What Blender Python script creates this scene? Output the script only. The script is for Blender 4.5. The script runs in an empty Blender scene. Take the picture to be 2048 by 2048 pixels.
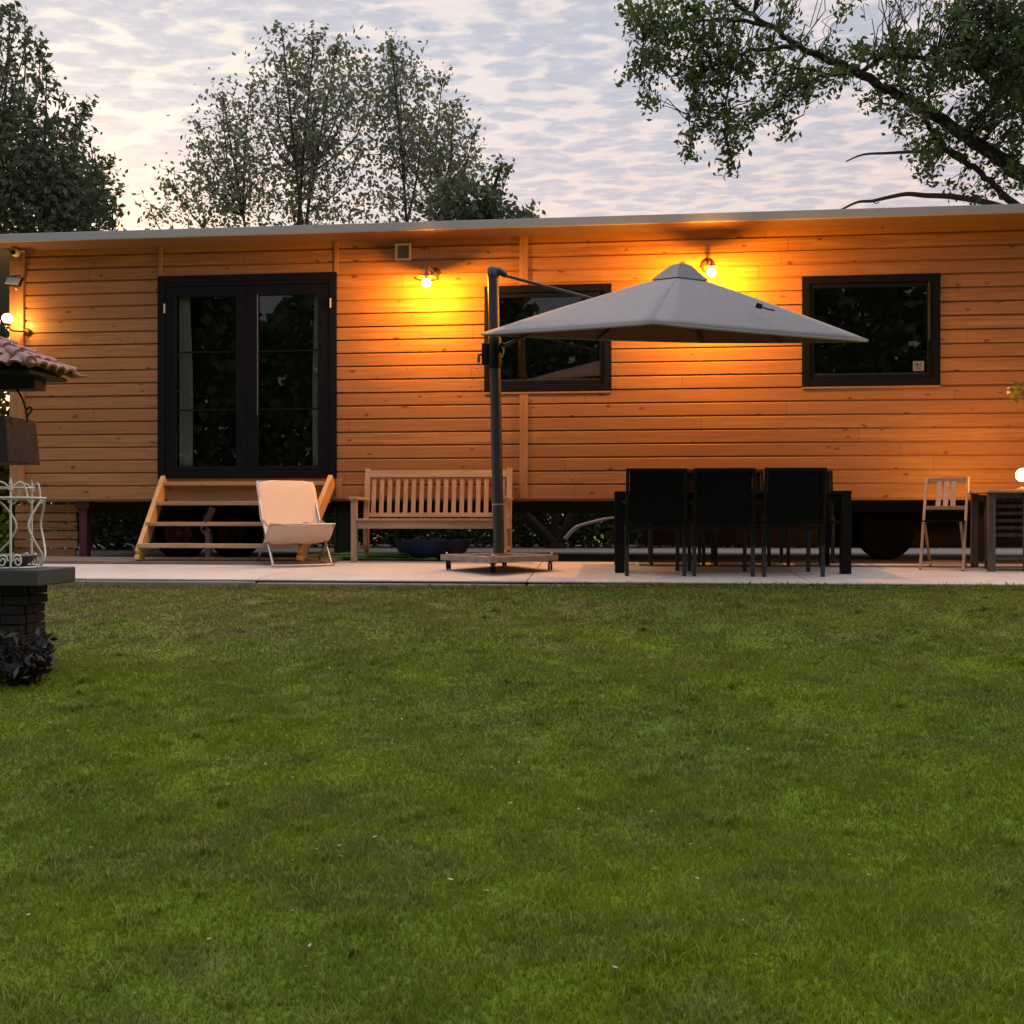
import bpy, math, random
import numpy as np
from mathutils import Vector, Matrix
R = math.radians
random.seed(7); rng = np.random.default_rng(7)
sc = bpy.context.scene
COL = sc.collection

# ------------------------------------------------------------------ camera
F = 1969.0; HOR = 1035.0
YAW = math.atan(0.0984)
CAM = Vector((1.012, -10.28, 0.445))
FW = Vector((-math.sin(YAW), math.cos(YAW), 0)); RT = Vector((math.cos(YAW), math.sin(YAW), 0)); UP = Vector((0, 0, 1))
cd = bpy.data.cameras.new('camera'); cam = bpy.data.objects.new('camera', cd); COL.objects.link(cam)
cam.location = CAM; cam.rotation_euler = (R(90), 0, YAW)
cd.sensor_width = 36; cd.lens = 36 * F / 2048; cd.shift_y = (HOR - 1024) / 2048; cd.clip_start = 0.05; cd.clip_end = 900
sc.camera = cam
sc.cycles.use_denoising = True
sc.cycles.max_bounces = 8; sc.cycles.transparent_max_bounces = 12
sc.cycles.sample_clamp_indirect = 6

# ------------------------------------------------------------------ world, sun, exposure
SUN_EL, SUN_AZ = R(7), R(-32)        # sun has gone down behind the house, to the left
sc.view_settings.view_transform = 'Standard'; sc.view_settings.look = 'None'
sc.view_settings.exposure = 0.0; sc.view_settings.gamma = 1.0
W = bpy.data.worlds.new("World"); sc.world = W; W.use_nodes = True
nt = W.node_tree; N = nt.nodes; L = nt.links
for n in list(N): N.remove(n)
def nd(t, **k):
    n = N.new(t)
    for a, b in k.items(): setattr(n, a, b)
    return n
def mth(op, a, b=None, clamp=False):
    n = nd('ShaderNodeMath', operation=op); n.use_clamp = clamp
    for i, v in enumerate((a, b)):
        if v is None: continue
        if isinstance(v, (int, float)): n.inputs[i].default_value = v
        else: L.new(v, n.inputs[i])
    return n.outputs[0]
def mixc(fac, a, b):
    n = nd('ShaderNodeMix', data_type='RGBA')
    for i, v in ((0, fac), (6, a), (7, b)):
        if isinstance(v, (int, float)): n.inputs[i].default_value = v
        elif isinstance(v, tuple): n.inputs[i].default_value = (*v, 1)
        else: L.new(v, n.inputs[i])
    return n.outputs[2]
def ramp01(v, lo, hi):
    n = nd('ShaderNodeMapRange', interpolation_type='SMOOTHSTEP'); L.new(v, n.inputs[0])
    n.inputs[1].default_value = lo; n.inputs[2].default_value = hi
    return n.outputs[0]
out = nd('ShaderNodeOutputWorld'); bg = nd('ShaderNodeBackground')
tc = nd('ShaderNodeTexCoord'); sep = nd('ShaderNodeSeparateXYZ'); L.new(tc.outputs['Generated'], sep.inputs[0])
zz = mth('MAXIMUM', sep.outputs[2], 0.03)
px_ = mth('DIVIDE', sep.outputs[0], zz); py_ = mth('DIVIDE', sep.outputs[1], zz)
cmb = nd('ShaderNodeCombineXYZ'); L.new(mth('MULTIPLY', px_, 0.62), cmb.inputs[0]); L.new(py_, cmb.inputs[1])
def noise(vec, scale, detail=3, rough=0.5, dist=0.0):
    n = nd('ShaderNodeTexNoise'); L.new(vec, n.inputs['Vector']); n.inputs['Scale'].default_value = scale
    n.inputs['Detail'].default_value = detail; n.inputs['Roughness'].default_value = rough; n.inputs['Distortion'].default_value = dist
    return n.outputs['Fac']
n1 = noise(cmb.outputs[0], 3.4, 5, 0.6, 0.3)        # broad banks
n2 = noise(cmb.outputs[0], 21.0, 5, 0.60, 0.3)        # mackerel cells
wv = nd('ShaderNodeTexVoronoi', feature='SMOOTH_F1'); wv.inputs['Scale'].default_value = 16.0; wv.inputs['Smoothness'].default_value = 0.35
dm = nd('ShaderNodeVectorMath', operation='ADD'); sm_ = nd('ShaderNodeVectorMath', operation='SCALE'); nn = nd('ShaderNodeTexNoise')
nn.inputs['Scale'].default_value = 7; nn.inputs['Detail'].default_value = 4; L.new(cmb.outputs[0], nn.inputs['Vector'])
L.new(nn.outputs['Color'], sm_.inputs[0]); sm_.inputs['Scale'].default_value = 0.10
L.new(cmb.outputs[0], dm.inputs[0]); L.new(sm_.outputs[0], dm.inputs[1]); L.new(dm.outputs[0], wv.inputs['Vector'])
cell = mth('ADD', mth('MULTIPLY', n2, 0.75), mth('ADD', mth('MULTIPLY', n1, 0.55), mth('MULTIPLY', mth('SUBTRACT', 0.42, wv.outputs['Distance']), 0.85)))
cl = ramp01(cell, 0.36, 0.66)
# colours of gaps: peach low, cream-white higher, brighter toward the left where the sun went down
el = ramp01(sep.outputs[2], 0.24, 0.44)
gap = mixc(el, (0.82, 0.59, 0.50), (0.79, 0.67, 0.64))
lf = ramp01(mth('MULTIPLY', sep.outputs[0], -1.0), -0.05, 0.62)
gap = mixc(mth('MULTIPLY', lf, el), gap, (0.86, 0.76, 0.64))
cld = mixc(el, (0.56, 0.455, 0.475), (0.46, 0.455, 0.53))
sky = mixc(mth('MULTIPLY', cl, 0.95), gap, cld)
fine = noise(cmb.outputs[0], 24, 4, 0.6, 0.2)
sky = mixc(mth('MULTIPLY', ramp01(fine, 0.42, 0.72), 0.34), sky, (0.95, 0.80, 0.76))
# warm afterglow just over the horizon where the sun is
gl = nd('ShaderNodeVectorMath', operation='DOT_PRODUCT'); L.new(tc.outputs['Generated'], gl.inputs[0])
gl.inputs[1].default_value = (math.sin(SUN_AZ) * math.cos(SUN_EL) * 1.0, math.cos(SUN_AZ) * math.cos(SUN_EL), math.sin(SUN_EL))
sky = mixc(mth('MULTIPLY', ramp01(gl.outputs['Value'], 0.965, 1.0), 0.6), sky, (1.05, 0.62, 0.42))
# the half of the sky away from the afterglow is duller and bluer
bk = ramp01(mth('MULTIPLY', sep.outputs[1], -1.0), -0.1, 0.8)
sky = mixc(mth('MULTIPLY', bk, 0.75), sky, (0.19, 0.20, 0.235))
zen = ramp01(sep.outputs[2], 0.52, 0.80)
zs_ = nd('ShaderNodeVectorMath', operation='SCALE'); L.new(sky, zs_.inputs[0]); L.new(mth('ADD', 1.0, mth('MULTIPLY', zen, 2.7)), zs_.inputs['Scale']); sky = zs_.outputs[0]   # the cloud deck is brightest overhead
nis = nd('ShaderNodeTexSky', sky_type='NISHITA'); nis.sun_disc = False; nis.sun_elevation = SUN_EL; nis.sun_rotation = SUN_AZ
nsc = nd('ShaderNodeVectorMath', operation='SCALE'); L.new(nis.outputs[0], nsc.inputs[0]); nsc.inputs['Scale'].default_value = 0.05
ad = nd('ShaderNodeVectorMath', operation='MULTIPLY_ADD'); L.new(sky, ad.inputs[0]); ad.inputs[1].default_value = (0.93, 0.93, 0.93); L.new(nsc.outputs[0], ad.inputs[2])
L.new(ad.outputs[0], bg.inputs[0]); bg.inputs[1].default_value = 1.0
L.new(bg.outputs[0], out.inputs[0])
sd = bpy.data.lights.new('sun', 'SUN'); sd.energy = 0.3; sd.angle = R(14); sd.color = (1.0, 0.80, 0.66)
sun = bpy.data.objects.new('sun', sd); COL.objects.link(sun)
sdir = Vector((math.sin(SUN_AZ) * math.cos(SUN_EL), math.cos(SUN_AZ) * math.cos(SUN_EL), math.sin(SUN_EL)))
sun.rotation_euler = sdir.to_track_quat('Z', 'Y').to_euler()

# ------------------------------------------------------------------ helpers
def P(px, py, Z): return CAM + FW * Z + RT * ((px - 1024) / F * Z) + UP * ((HOR - py) / F * Z)
def ray(px, py): return (FW + RT * ((px - 1024) / F) + UP * ((HOR - py) / F))
def at(px, py, Y): r = ray(px, py); t = (Y - CAM.y) / r.y; return CAM + r * t
def slab_z(y): return min(0.0, 0.04 * (y + 0.6))
def gp(px, py):
    r = ray(px, py); z = 0.0
    for _ in range(30):
        t = (z - CAM.z) / r.z; p = CAM + r * t; z = 0.5 * z + 0.5 * slab_z(p.y)
    return Vector((p.x, p.y, slab_z(p.y)))
EDGE_Y = -2.33
def edge_z(x): return np.minimum(-0.092, -0.128 + 0.011 * np.maximum(np.clip(x, -8, 8) + 1.0, -0.5))
def lawn_z(x, y):
    u = np.maximum(0, EDGE_Y - y)
    b = 0.020 * np.sin(x * 0.9 + y * 2.6 + 1.3 * np.sin(x * .7)) + 0.012 * np.sin(x * 1.6 + y * 5.2 + 2 * np.sin(x * 1.3 + 1)) + 0.006 * np.sin(x * 3.7 - y * 2.9 + 1) + 0.006 * np.sin(x * 8.1 + 4.3 * y) + 0.004 * np.sin(13 * x - 9 * y)
    return edge_z(x) - 0.13 * u + b * np.minimum(1, u / 0.6)

def tag(o, label=None, cat=None, group=None, kind=None):
    if label: o['label'] = label
    if cat: o['category'] = cat
    if group: o['group'] = group
    if kind: o['kind'] = kind
    return o
def thing(name, label, cat, loc=(0, 0, 0), rz=0.0, group=None):
    o = bpy.data.objects.new(name, None); COL.objects.link(o); o.empty_display_size = 0.2
    o.location = loc; o.rotation_euler = (0, 0, rz)
    return tag(o, label, cat, group)
def link(name, me, mat, parent=None, world=False):
    o = bpy.data.objects.new(name, me); COL.objects.link(o)
    if mat: me.materials.append(mat)
    if parent is not None:
        o.parent = parent
        if world: o.location = -Vector(base_of(parent))
    return o
def base_of(o):
    v = Vector(o.location)
    while o.parent: o = o.parent; v = v + Vector(o.location)
    return v

class MB:
    def __init__(s): s.v = []; s.f = []; s.sm = []
    def add(s, vs, fs, smooth=False):
        b = len(s.v); s.v += [tuple(v) for v in vs]; s.f += [tuple(b + i for i in f) for f in fs]; s.sm += [smooth] * len(fs); return s
    def box(s, c, d, rot=None):
        x, y, z = [k / 2 for k in d]
        vs = [Vector((a * x, b * y, e * z)) for a in (-1, 1) for b in (-1, 1) for e in (-1, 1)]
        if rot is not None: vs = [rot @ v for v in vs]
        vs = [v + Vector(c) for v in vs]
        return s.add(vs, [(0, 1, 3, 2), (4, 6, 7, 5), (0, 4, 5, 1), (2, 3, 7, 6), (0, 2, 6, 4), (1, 5, 7, 3)])
    def bb(s, x0, x1, y0, y1, z0, z1): return s.box(((x0 + x1) / 2, (y0 + y1) / 2, (z0 + z1) / 2), (abs(x1 - x0), abs(y1 - y0), abs(z1 - z0)))
    def beam(s, a, b, w, h, up=(0, 0, 1)):
        a = Vector(a); b = Vector(b); d = b - a; l = d.length; z = d.normalized()
        u = Vector(up)
        if abs(z.dot(u)) > 0.98: u = Vector((0, 1, 0))
        x = u.cross(z).normalized(); y = z.cross(x)
        return s.box((a + b) / 2, (w, h, l), Matrix((x, y, z)).transposed())
    def tube(s, pts, r, n=8, caps=True):
        pts = [Vector(p) for p in pts]; m = len(pts)
        if isinstance(r, (int, float)): r = [r] * m
        vs = []; px = None
        for i, p in enumerate(pts):
            t = (pts[min(i + 1, m - 1)] - pts[max(i - 1, 0)])
            t = t.normalized() if t.length > 1e-9 else Vector((0, 0, 1))
            if px is None:
                u = Vector((0, 0, 1)) if abs(t.z) < 0.9 else Vector((1, 0, 0)); px = u.cross(t).normalized()
            else:
                px = px - t * px.dot(t); px = px.normalized() if px.length > 1e-6 else Vector((1, 0, 0))
            py = t.cross(px)
            for k in range(n):
                a = 2 * math.pi * k / n; vs.append(p + (px * math.cos(a) + py * math.sin(a)) * r[i])
        fs = [(i * n + k, i * n + (k + 1) % n, (i + 1) * n + (k + 1) % n, (i + 1) * n + k) for i in range(m - 1) for k in range(n)]
        s.add(vs, fs, True)
        if caps: s.add(vs[:n][::-1], [tuple(range(n))]); s.add(vs[-n:], [tuple(range(n))])
        return s
    def lathe(s, prof, c=(0, 0, 0), n=32, axis='z'):
        vs = []
        for r, h in prof:
            for k in range(n):
                a = 2 * math.pi * k / n
                if axis == 'z': q = (r * math.cos(a), r * math.sin(a), h)
                else: q = (r * math.cos(a), h, r * math.sin(a))
                vs.append(Vector(q) + Vector(c))
        m = len(prof)
        fs = [(i * n + k, i * n + (k + 1) % n, (i + 1) * n + (k + 1) % n, (i + 1) * n + k) for i in range(m - 1) for k in range(n)]
        return s.add(vs, fs, True)
    def prism(s, poly, x0, x1):       # (y,z) polygon extruded along x
        n = len(poly); vs = [(x0, y, z) for y, z in poly] + [(x1, y, z) for y, z in poly]
        return s.add(vs, [(i, (i + 1) % n, n + (i + 1) % n, n + i) for i in range(n)] + [tuple(range(n))[::-1], tuple(range(n, 2 * n))])
    def build(s, name, mat, parent=None, world=False, bevel=0.0, fix=True):
        me = bpy.data.meshes.new(name); me.from_pydata([tuple(v) for v in s.v], [], s.f); me.update()
        me.polygons.foreach_set('use_smooth', s.sm)
        o = link(name, me, mat, parent, world)
        if fix:
            import bmesh
            b = bmesh.new(); b.from_mesh(me); bmesh.ops.recalc_face_normals(b, faces=b.faces); b.to_mesh(me); b.free()
        if bevel:
            m = o.modifiers.new('bevel', 'BEVEL'); m.width = bevel; m.segments = 2; m.limit_method = 'ANGLE'
        return o

def spline(pts, n=6):
    pts = [Vector(p) for p in pts]; o = []
    for i in range(len(pts) - 1):
        p0 = pts[max(i - 1, 0)]; p1 = pts[i]; p2 = pts[i + 1]; p3 = pts[min(i + 2, len(pts) - 1)]
        for k in range(n):
            t = k / n
            o.append(0.5 * ((2 * p1) + (p2 - p0) * t + (2 * p0 - 5 * p1 + 4 * p2 - p3) * t * t + (3 * p1 - p0 - 3 * p2 + p3) * t ** 3))
    o.append(pts[-1]); return o

# ------------------------------------------------------------------ materials
class MT:
    def __init__(s, name):
        s.m = bpy.data.materials.new(name); s.m.use_nodes = True; s.nt = s.m.node_tree; s.N = s.nt.nodes; s.L = s.nt.links
        s.b = s.N['Principled BSDF']; s.out = s.N['Material Output']
    def n(s, t, **k):
        n = s.N.new(t)
        for a, b in k.items(): setattr(n, a, b)
        return n
    def coord(s, scale=(1, 1, 1), src='Object'):
        tc = s.n('ShaderNodeTexCoord'); mp = s.n('ShaderNodeMapping'); mp.inputs['Scale'].default_value = scale
        s.L.new(tc.outputs[src], mp.inputs[0]); return mp.outputs[0]
    def noise(s, vec, scale, detail=4, rough=0.55, dist=0):
        n = s.n('ShaderNodeTexNoise'); s.L.new(vec, n.inputs['Vector']); n.inputs['Scale'].default_value = scale
        n.inputs['Detail'].default_value = detail; n.inputs['Roughness'].default_value = rough; n.inputs['Distortion'].default_value = dist
        return n.outputs['Fac']
    def math(s, op, a, b=None, c=None, clamp=False):
        n = s.n('ShaderNodeMath', operation=op); n.use_clamp = clamp
        for i, v in enumerate((a, b, c)):
            if v is None: continue
            if isinstance(v, (int, float)): n.inputs[i].default_value = v
            else: s.L.new(v, n.inputs[i])
        return n.outputs[0]
    def rng(s, v, lo, hi, a=0, b=1):
        n = s.n('ShaderNodeMapRange', interpolation_type='SMOOTHSTEP'); s.L.new(v, n.inputs[0])
        for i, q in enumerate((lo, hi, a, b)): n.inputs[i + 1].default_value = q
        return n.outputs[0]
    def mix(s, fac, a, b, mode='MIX'):
        n = s.n('ShaderNodeMix', data_type='RGBA', blend_type=mode)
        for i, v in ((0, fac), (6, a), (7, b)):
            if isinstance(v, (int, float)): n.inputs[i].default_value = v
            elif isinstance(v, tuple): n.inputs[i].default_value = (*v, 1)
            else: s.L.new(v, n.inputs[i])
        return n.outputs[2]
    def col(s, c):
        if isinstance(c, tuple): s.b.inputs['Base Color'].default_value = (*c, 1)
        else: s.L.new(c, s.b.inputs['Base Color'])
    def rough(s, r):
        if isinstance(r, (int, float)): s.b.inputs['Roughness'].default_value = r
        else: s.L.new(r, s.b.inputs['Roughness'])
    def bump(s, h, st=0.3, d=0.01):
        n = s.n('ShaderNodeBump'); n.inputs['Strength'].default_value = st; n.inputs['Distance'].default_value = d
        s.L.new(h, n.inputs['Height']); s.L.new(n.outputs[0], s.b.inputs['Normal'])

def simple(name, c, rough=0.6, metal=0, var=0.18, scale=6, bump=0.1, spec=0.5):
    t = MT(name); v = t.coord(); f = t.noise(v, scale, 5, 0.6); f2 = t.noise(v, scale * 7, 3)
    dk = tuple(k * (1 - var) for k in c); lt = tuple(min(1, k * (1 + var)) for k in c)
    t.col(t.mix(t.math('ADD', t.math('MULTIPLY', f, 0.7), t.math('MULTIPLY', f2, 0.3)), dk, lt))
    t.rough(t.rng(f2, 0.3, 0.7, rough * 0.85, min(1, rough * 1.15))); t.b.inputs['Metallic'].default_value = metal
    t.b.inputs['Specular IOR Level'].default_value = spec
    if bump: t.bump(f2, bump, 0.004)
    return t.m
def wood(name, c1, c2, axis='x', rough=0.6, grain=22, knots=0.5):
    t = MT(name); sc_ = {'x': (0.6, 9, 9), 'y': (9, 0.6, 9), 'z': (9, 9, 0.6)}[axis]
    v = t.coord(sc_); g = t.noise(v, grain / 9, 6, 0.65, 0.6); g2 = t.noise(t.coord(), 1.6, 3)
    c = t.mix(t.rng(g, 0.3, 0.72), c1, c2); c = t.mix(t.math('MULTIPLY', g2, 0.35), c, tuple(k * 0.6 for k in c1))
    kn = t.n('ShaderNodeTexVoronoi'); t.L.new(t.coord({'x': (1, 2.5, 2.5), 'y': (2.5, 1, 2.5), 'z': (2.5, 2.5, 1)}[axis]), kn.inputs['Vector']); kn.inputs['Scale'].default_value = 4
    c = t.mix(t.rng(kn.outputs['Distance'], 0.10, 0.05, 0, knots), c, tuple(k * 0.3 for k in c1))
    t.col(c); t.rough(rough); t.bump(g, 0.25, 0.003); return t.m

ZB = 0.644; PITCH = 0.14
def cladding_mat():
    t = MT('spruce_cladding'); tc = t.n('ShaderNodeTexCoord'); sp = t.n('ShaderNodeSeparateXYZ'); t.L.new(tc.outputs['Object'], sp.inputs[0])
    row = t.math('FLOOR', t.math('DIVIDE', t.math('SUBTRACT', sp.outputs[2], ZB), PITCH))
    wn = t.n('ShaderNodeTexWhiteNoise', noise_dimensions='1D'); t.L.new(row, wn.inputs['W']); r1 = wn.outputs['Value']
    # shift the pattern by a random amount for every board
    xs = t.math('ADD', sp.outputs[0], t.math('MULTIPLY', r1, 37.0))
    cv = t.n('ShaderNodeCombineXYZ'); t.L.new(t.math('MULTIPLY', xs, 1.1), cv.inputs[0]); t.L.new(t.math('MULTIPLY', sp.outputs[2], 26.0), cv.inputs[2]); t.L.new(t.math('MULTIPLY', r1, 9.0), cv.inputs[1])
    g = t.noise(cv.outputs[0], 1.0, 6, 0.62, 1.2)
    cv2 = t.n('ShaderNodeCombineXYZ'); t.L.new(t.math('MULTIPLY', xs, 0.55), cv2.inputs[0]); t.L.new(t.math('MULTIPLY', sp.outputs[2], 7.5), cv2.inputs[2]); t.L.new(t.math('MULTIPLY', r1, 5.0), cv2.inputs[1])
    g2 = t.noise(cv2.outputs[0], 1.0, 3, 0.5, 2.0)
    sgf = t.math('DIVIDE', xs, 3.7); sg = t.math('ADD', t.math('FLOOR', sgf), t.math('MULTIPLY', row, 7.13)); wn3 = t.n('ShaderNodeTexWhiteNoise', noise_dimensions='1D'); t.L.new(sg, wn3.inputs['W'])
    c = t.mix(t.rng(g, 0.32, 0.70), (0.480, 0.245, 0.095), (0.290, 0.125, 0.042))
    c = t.mix(t.rng(g2, 0.52, 0.70, 0, 0.55), c, (0.25, 0.100, 0.036))
    c = t.mix(t.math('MULTIPLY', r1, 0.6), c, (0.36, 0.170, 0.068))
    wn2 = t.n('ShaderNodeTexWhiteNoise', noise_dimensions='1D'); t.L.new(t.math('ADD', row, 31.7), wn2.inputs['W'])
    c = t.mix(t.rng(wn2.outputs['Value'], 0.55, 1.0, 0, 0.35), c, (0.58, 0.33, 0.155))
    c = t.mix(t.math('MULTIPLY', wn3.outputs['Value'], 0.42), c, (0.27, 0.115, 0.042))
    c = t.mix(t.math('MULTIPLY', t.math('LESS_THAN', t.math('FRACT', sgf), 0.0011), 0.8), c, (0.05, 0.02, 0.01))
    # knots
    kv = t.n('ShaderNodeCombineXYZ'); t.L.new(t.math('MULTIPLY', xs, 1.7), kv.inputs[0]); t.L.new(t.math('ADD', t.math('MULTIPLY', sp.outputs[2], 3.6), t.math('MULTIPLY', row, 3.37)), kv.inputs[1])
    ds = t.n('ShaderNodeTexNoise'); t.L.new(tc.outputs['Object'], ds.inputs['Vector']); ds.inputs['Scale'].default_value = 18
    ka = t.n('ShaderNodeVectorMath', operation='MULTIPLY_ADD'); t.L.new(ds.outputs['Color'], ka.inputs[0]); ka.inputs[1].default_value = (0.08, 0.16, 0.0); t.L.new(kv.outputs[0], ka.inputs[2])
    vo = t.n('ShaderNodeTexVoronoi', voronoi_dimensions='2D'); t.L.new(ka.outputs[0], vo.inputs['Vector']); vo.inputs['Scale'].default_value = 1.6
    vs_ = t.n('ShaderNodeSeparateColor'); t.L.new(vo.outputs['Color'], vs_.inputs[0])
    size = t.rng(vs_.outputs[0], 0.25, 1.0, 0.0, 0.105)
    kk = t.math('SUBTRACT', 1.0, t.math('DIVIDE', vo.outputs['Distance'], t.math('ADD', size, 0.0001)), clamp=True)
    c = t.mix(t.rng(kk, 0.0, 0.45, 0, 0.85), c, (0.13, 0.045, 0.018))
    t.col(c); t.rough(t.rng(g, 0.3, 0.7, 0.42, 0.6)); t.b.inputs['Specular IOR Level'].default_value = 0.4
    t.bump(g, 0.18, 0.003); return t.m

def leaf_mat(name, c1, c2, trans=0.35, rough=0.5):
    t = MT(name); at_ = t.n('ShaderNodeAttribute', attribute_name='v')
    f = t.noise(t.coord(), 1.3, 3)
    c = t.mix(t.math('ADD', t.math('MULTIPLY', at_.outputs['Fac'], 0.6), t.math('MULTIPLY', f, 0.4)), c1, c2)
    t.col(c); t.rough(rough); t.b.inputs['Specular IOR Level'].default_value = 0.3
    tr = t.n('ShaderNodeBsdfTranslucent'); t.L.new(c, tr.inputs[0]); mx = t.n('ShaderNodeMixShader'); mx.inputs[0].default_value = trans
    t.L.new(t.b.outputs[0], mx.inputs[1]); t.L.new(tr.outputs[0], mx.inputs[2]); t.L.new(mx.outputs[0], t.out.inputs[0]); return t.m

def grass_nodes(t, blade):
    v = t.coord()
    big = t.noise(v, 0.55, 4, 0.6); mid = t.noise(t.coord((.7, 1.5, 1)), 2.3, 5, 0.62, 0.5); fine = t.noise(v, 9, 3)
    c = t.mix(t.rng(big, 0.36, 0.66), (0.142, 0.220, 0.022), (0.190, 0.285, 0.012))
    c = t.mix(t.rng(mid, 0.46, 0.68, 0, 0.62), c, (0.145, 0.155, 0.055))
    c = t.mix(t.rng(fine, 0.45, 0.75, 0, 0.25), c, (0.080, 0.100, 0.026))
    # worn, drier turf near the kerb at the left
    sp = t.n('ShaderNodeSeparateXYZ'); t.L.new(v, sp.inputs[0])
    near = t.rng(sp.outputs[1], -5.0, -3.1); lft = t.rng(sp.outputs[0], 1.0, -4.5)
    dry = t.math('MULTIPLY', near, t.math('MULTIPLY_ADD', lft, 0.75, 0.25))
    c = t.mix(t.math('MULTIPLY', dry, t.rng(mid, 0.30, 0.60, 0.45, 1)), c, (0.20, 0.18, 0.095))
    pt = t.noise(t.coord((1, 2.6, 1)), 1.5, 3)
    c = t.mix(t.math('MULTIPLY', dry, t.rng(pt, 0.56, 0.66)), c, (0.26, 0.20, 0.13))
    return c, fine
def grass_blade_mat():
    t = MT('grass_blades'); c, f = grass_nodes(t, True); a = t.n('ShaderNodeAttribute', attribute_name='v')
    c = t.mix(t.rng(a.outputs['Fac'], 0.0, 1.0, 0.0, 0.55), c, (0.235, 0.265, 0.035))
    c = t.mix(t.rng(a.outputs['Fac'], 0.972, 0.985, 0, 0.7), c, (0.26, 0.24, 0.12))
    t.col(c); t.rough(0.55); t.b.inputs['Specular IOR Level'].default_value = 0.25
    tr = t.n('ShaderNodeBsdfTranslucent'); t.L.new(c, tr.inputs[0]); mx = t.n('ShaderNodeMixShader'); mx.inputs[0].default_value = 0.35
    t.L.new(t.b.outputs[0], mx.inputs[1]); t.L.new(tr.outputs[0], mx.inputs[2]); t.L.new(mx.outputs[0], t.out.inputs[0]); return t.m
def lawn_mat():
    t = MT('turf'); c, f = grass_nodes(t, False); v = t.coord()
    g = t.noise(v, 55, 5, 0.7); c = t.mix(t.rng(g, 0.35, 0.7, 0.45, 0.15), c, (0.035, 0.045, 0.012)); t.col(c); t.rough(0.9); t.b.inputs['Specular IOR Level'].default_value = 0.1
    t.bump(g, 0.6, 0.02); return t.m
def concrete(name, c, stains=0.35, dark=(0.12, 0.10, 0.08)):
    t = MT(name); v = t.coord(); a = t.noise(v, 1.2, 5, 0.65); b = t.noise(v, 30, 4, 0.7); d = t.noise(v, 5, 5, 0.6, 0.5)
    cc = t.mix(t.rng(a, 0.3, 0.7), tuple(k * 0.82 for k in c), c); cc = t.mix(t.rng(d, 0.55, 0.75, 0, stains), cc, dark)
    cc = t.mix(t.rng(b, 0.4, 0.7, 0, 0.15), cc, tuple(k * 0.6 for k in c)); t.col(cc); t.rough(0.85); t.bump(b, 0.35, 0.004); return t.m
def glass_mat(name, tint=0.42):
    t = MT(name); t.N.remove(t.b)
    tr = t.n('ShaderNodeBsdfTransparent'); tr.inputs[0].default_value = (tint, tint, tint, 1)
    gl = t.n('ShaderNodeBsdfGlossy'); gl.inputs['Roughness'].default_value = 0.012; gl.inputs[0].default_value = (1, 1, 1, 1)
    fr = t.n('ShaderNodeFresnel'); fr.inputs[0].default_value = 1.5; mx = t.n('ShaderNodeMixShader')
    t.L.new(t.math('MULTIPLY', fr.outputs[0], 1.2, clamp=True), mx.inputs[0]); t.L.new(tr.outputs[0], mx.inputs[1]); t.L.new(gl.outputs[0], mx.inputs[2]); t.L.new(mx.outputs[0], t.out.inputs[0]); return t.m
def emis(name, c, s):
    t = MT(name); t.b.inputs['Base Color'].default_value = (*c, 1); t.b.inputs['Emission Color'].default_value = (*c, 1); t.b.inputs['Emission Strength'].default_value = s; return t.m

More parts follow.
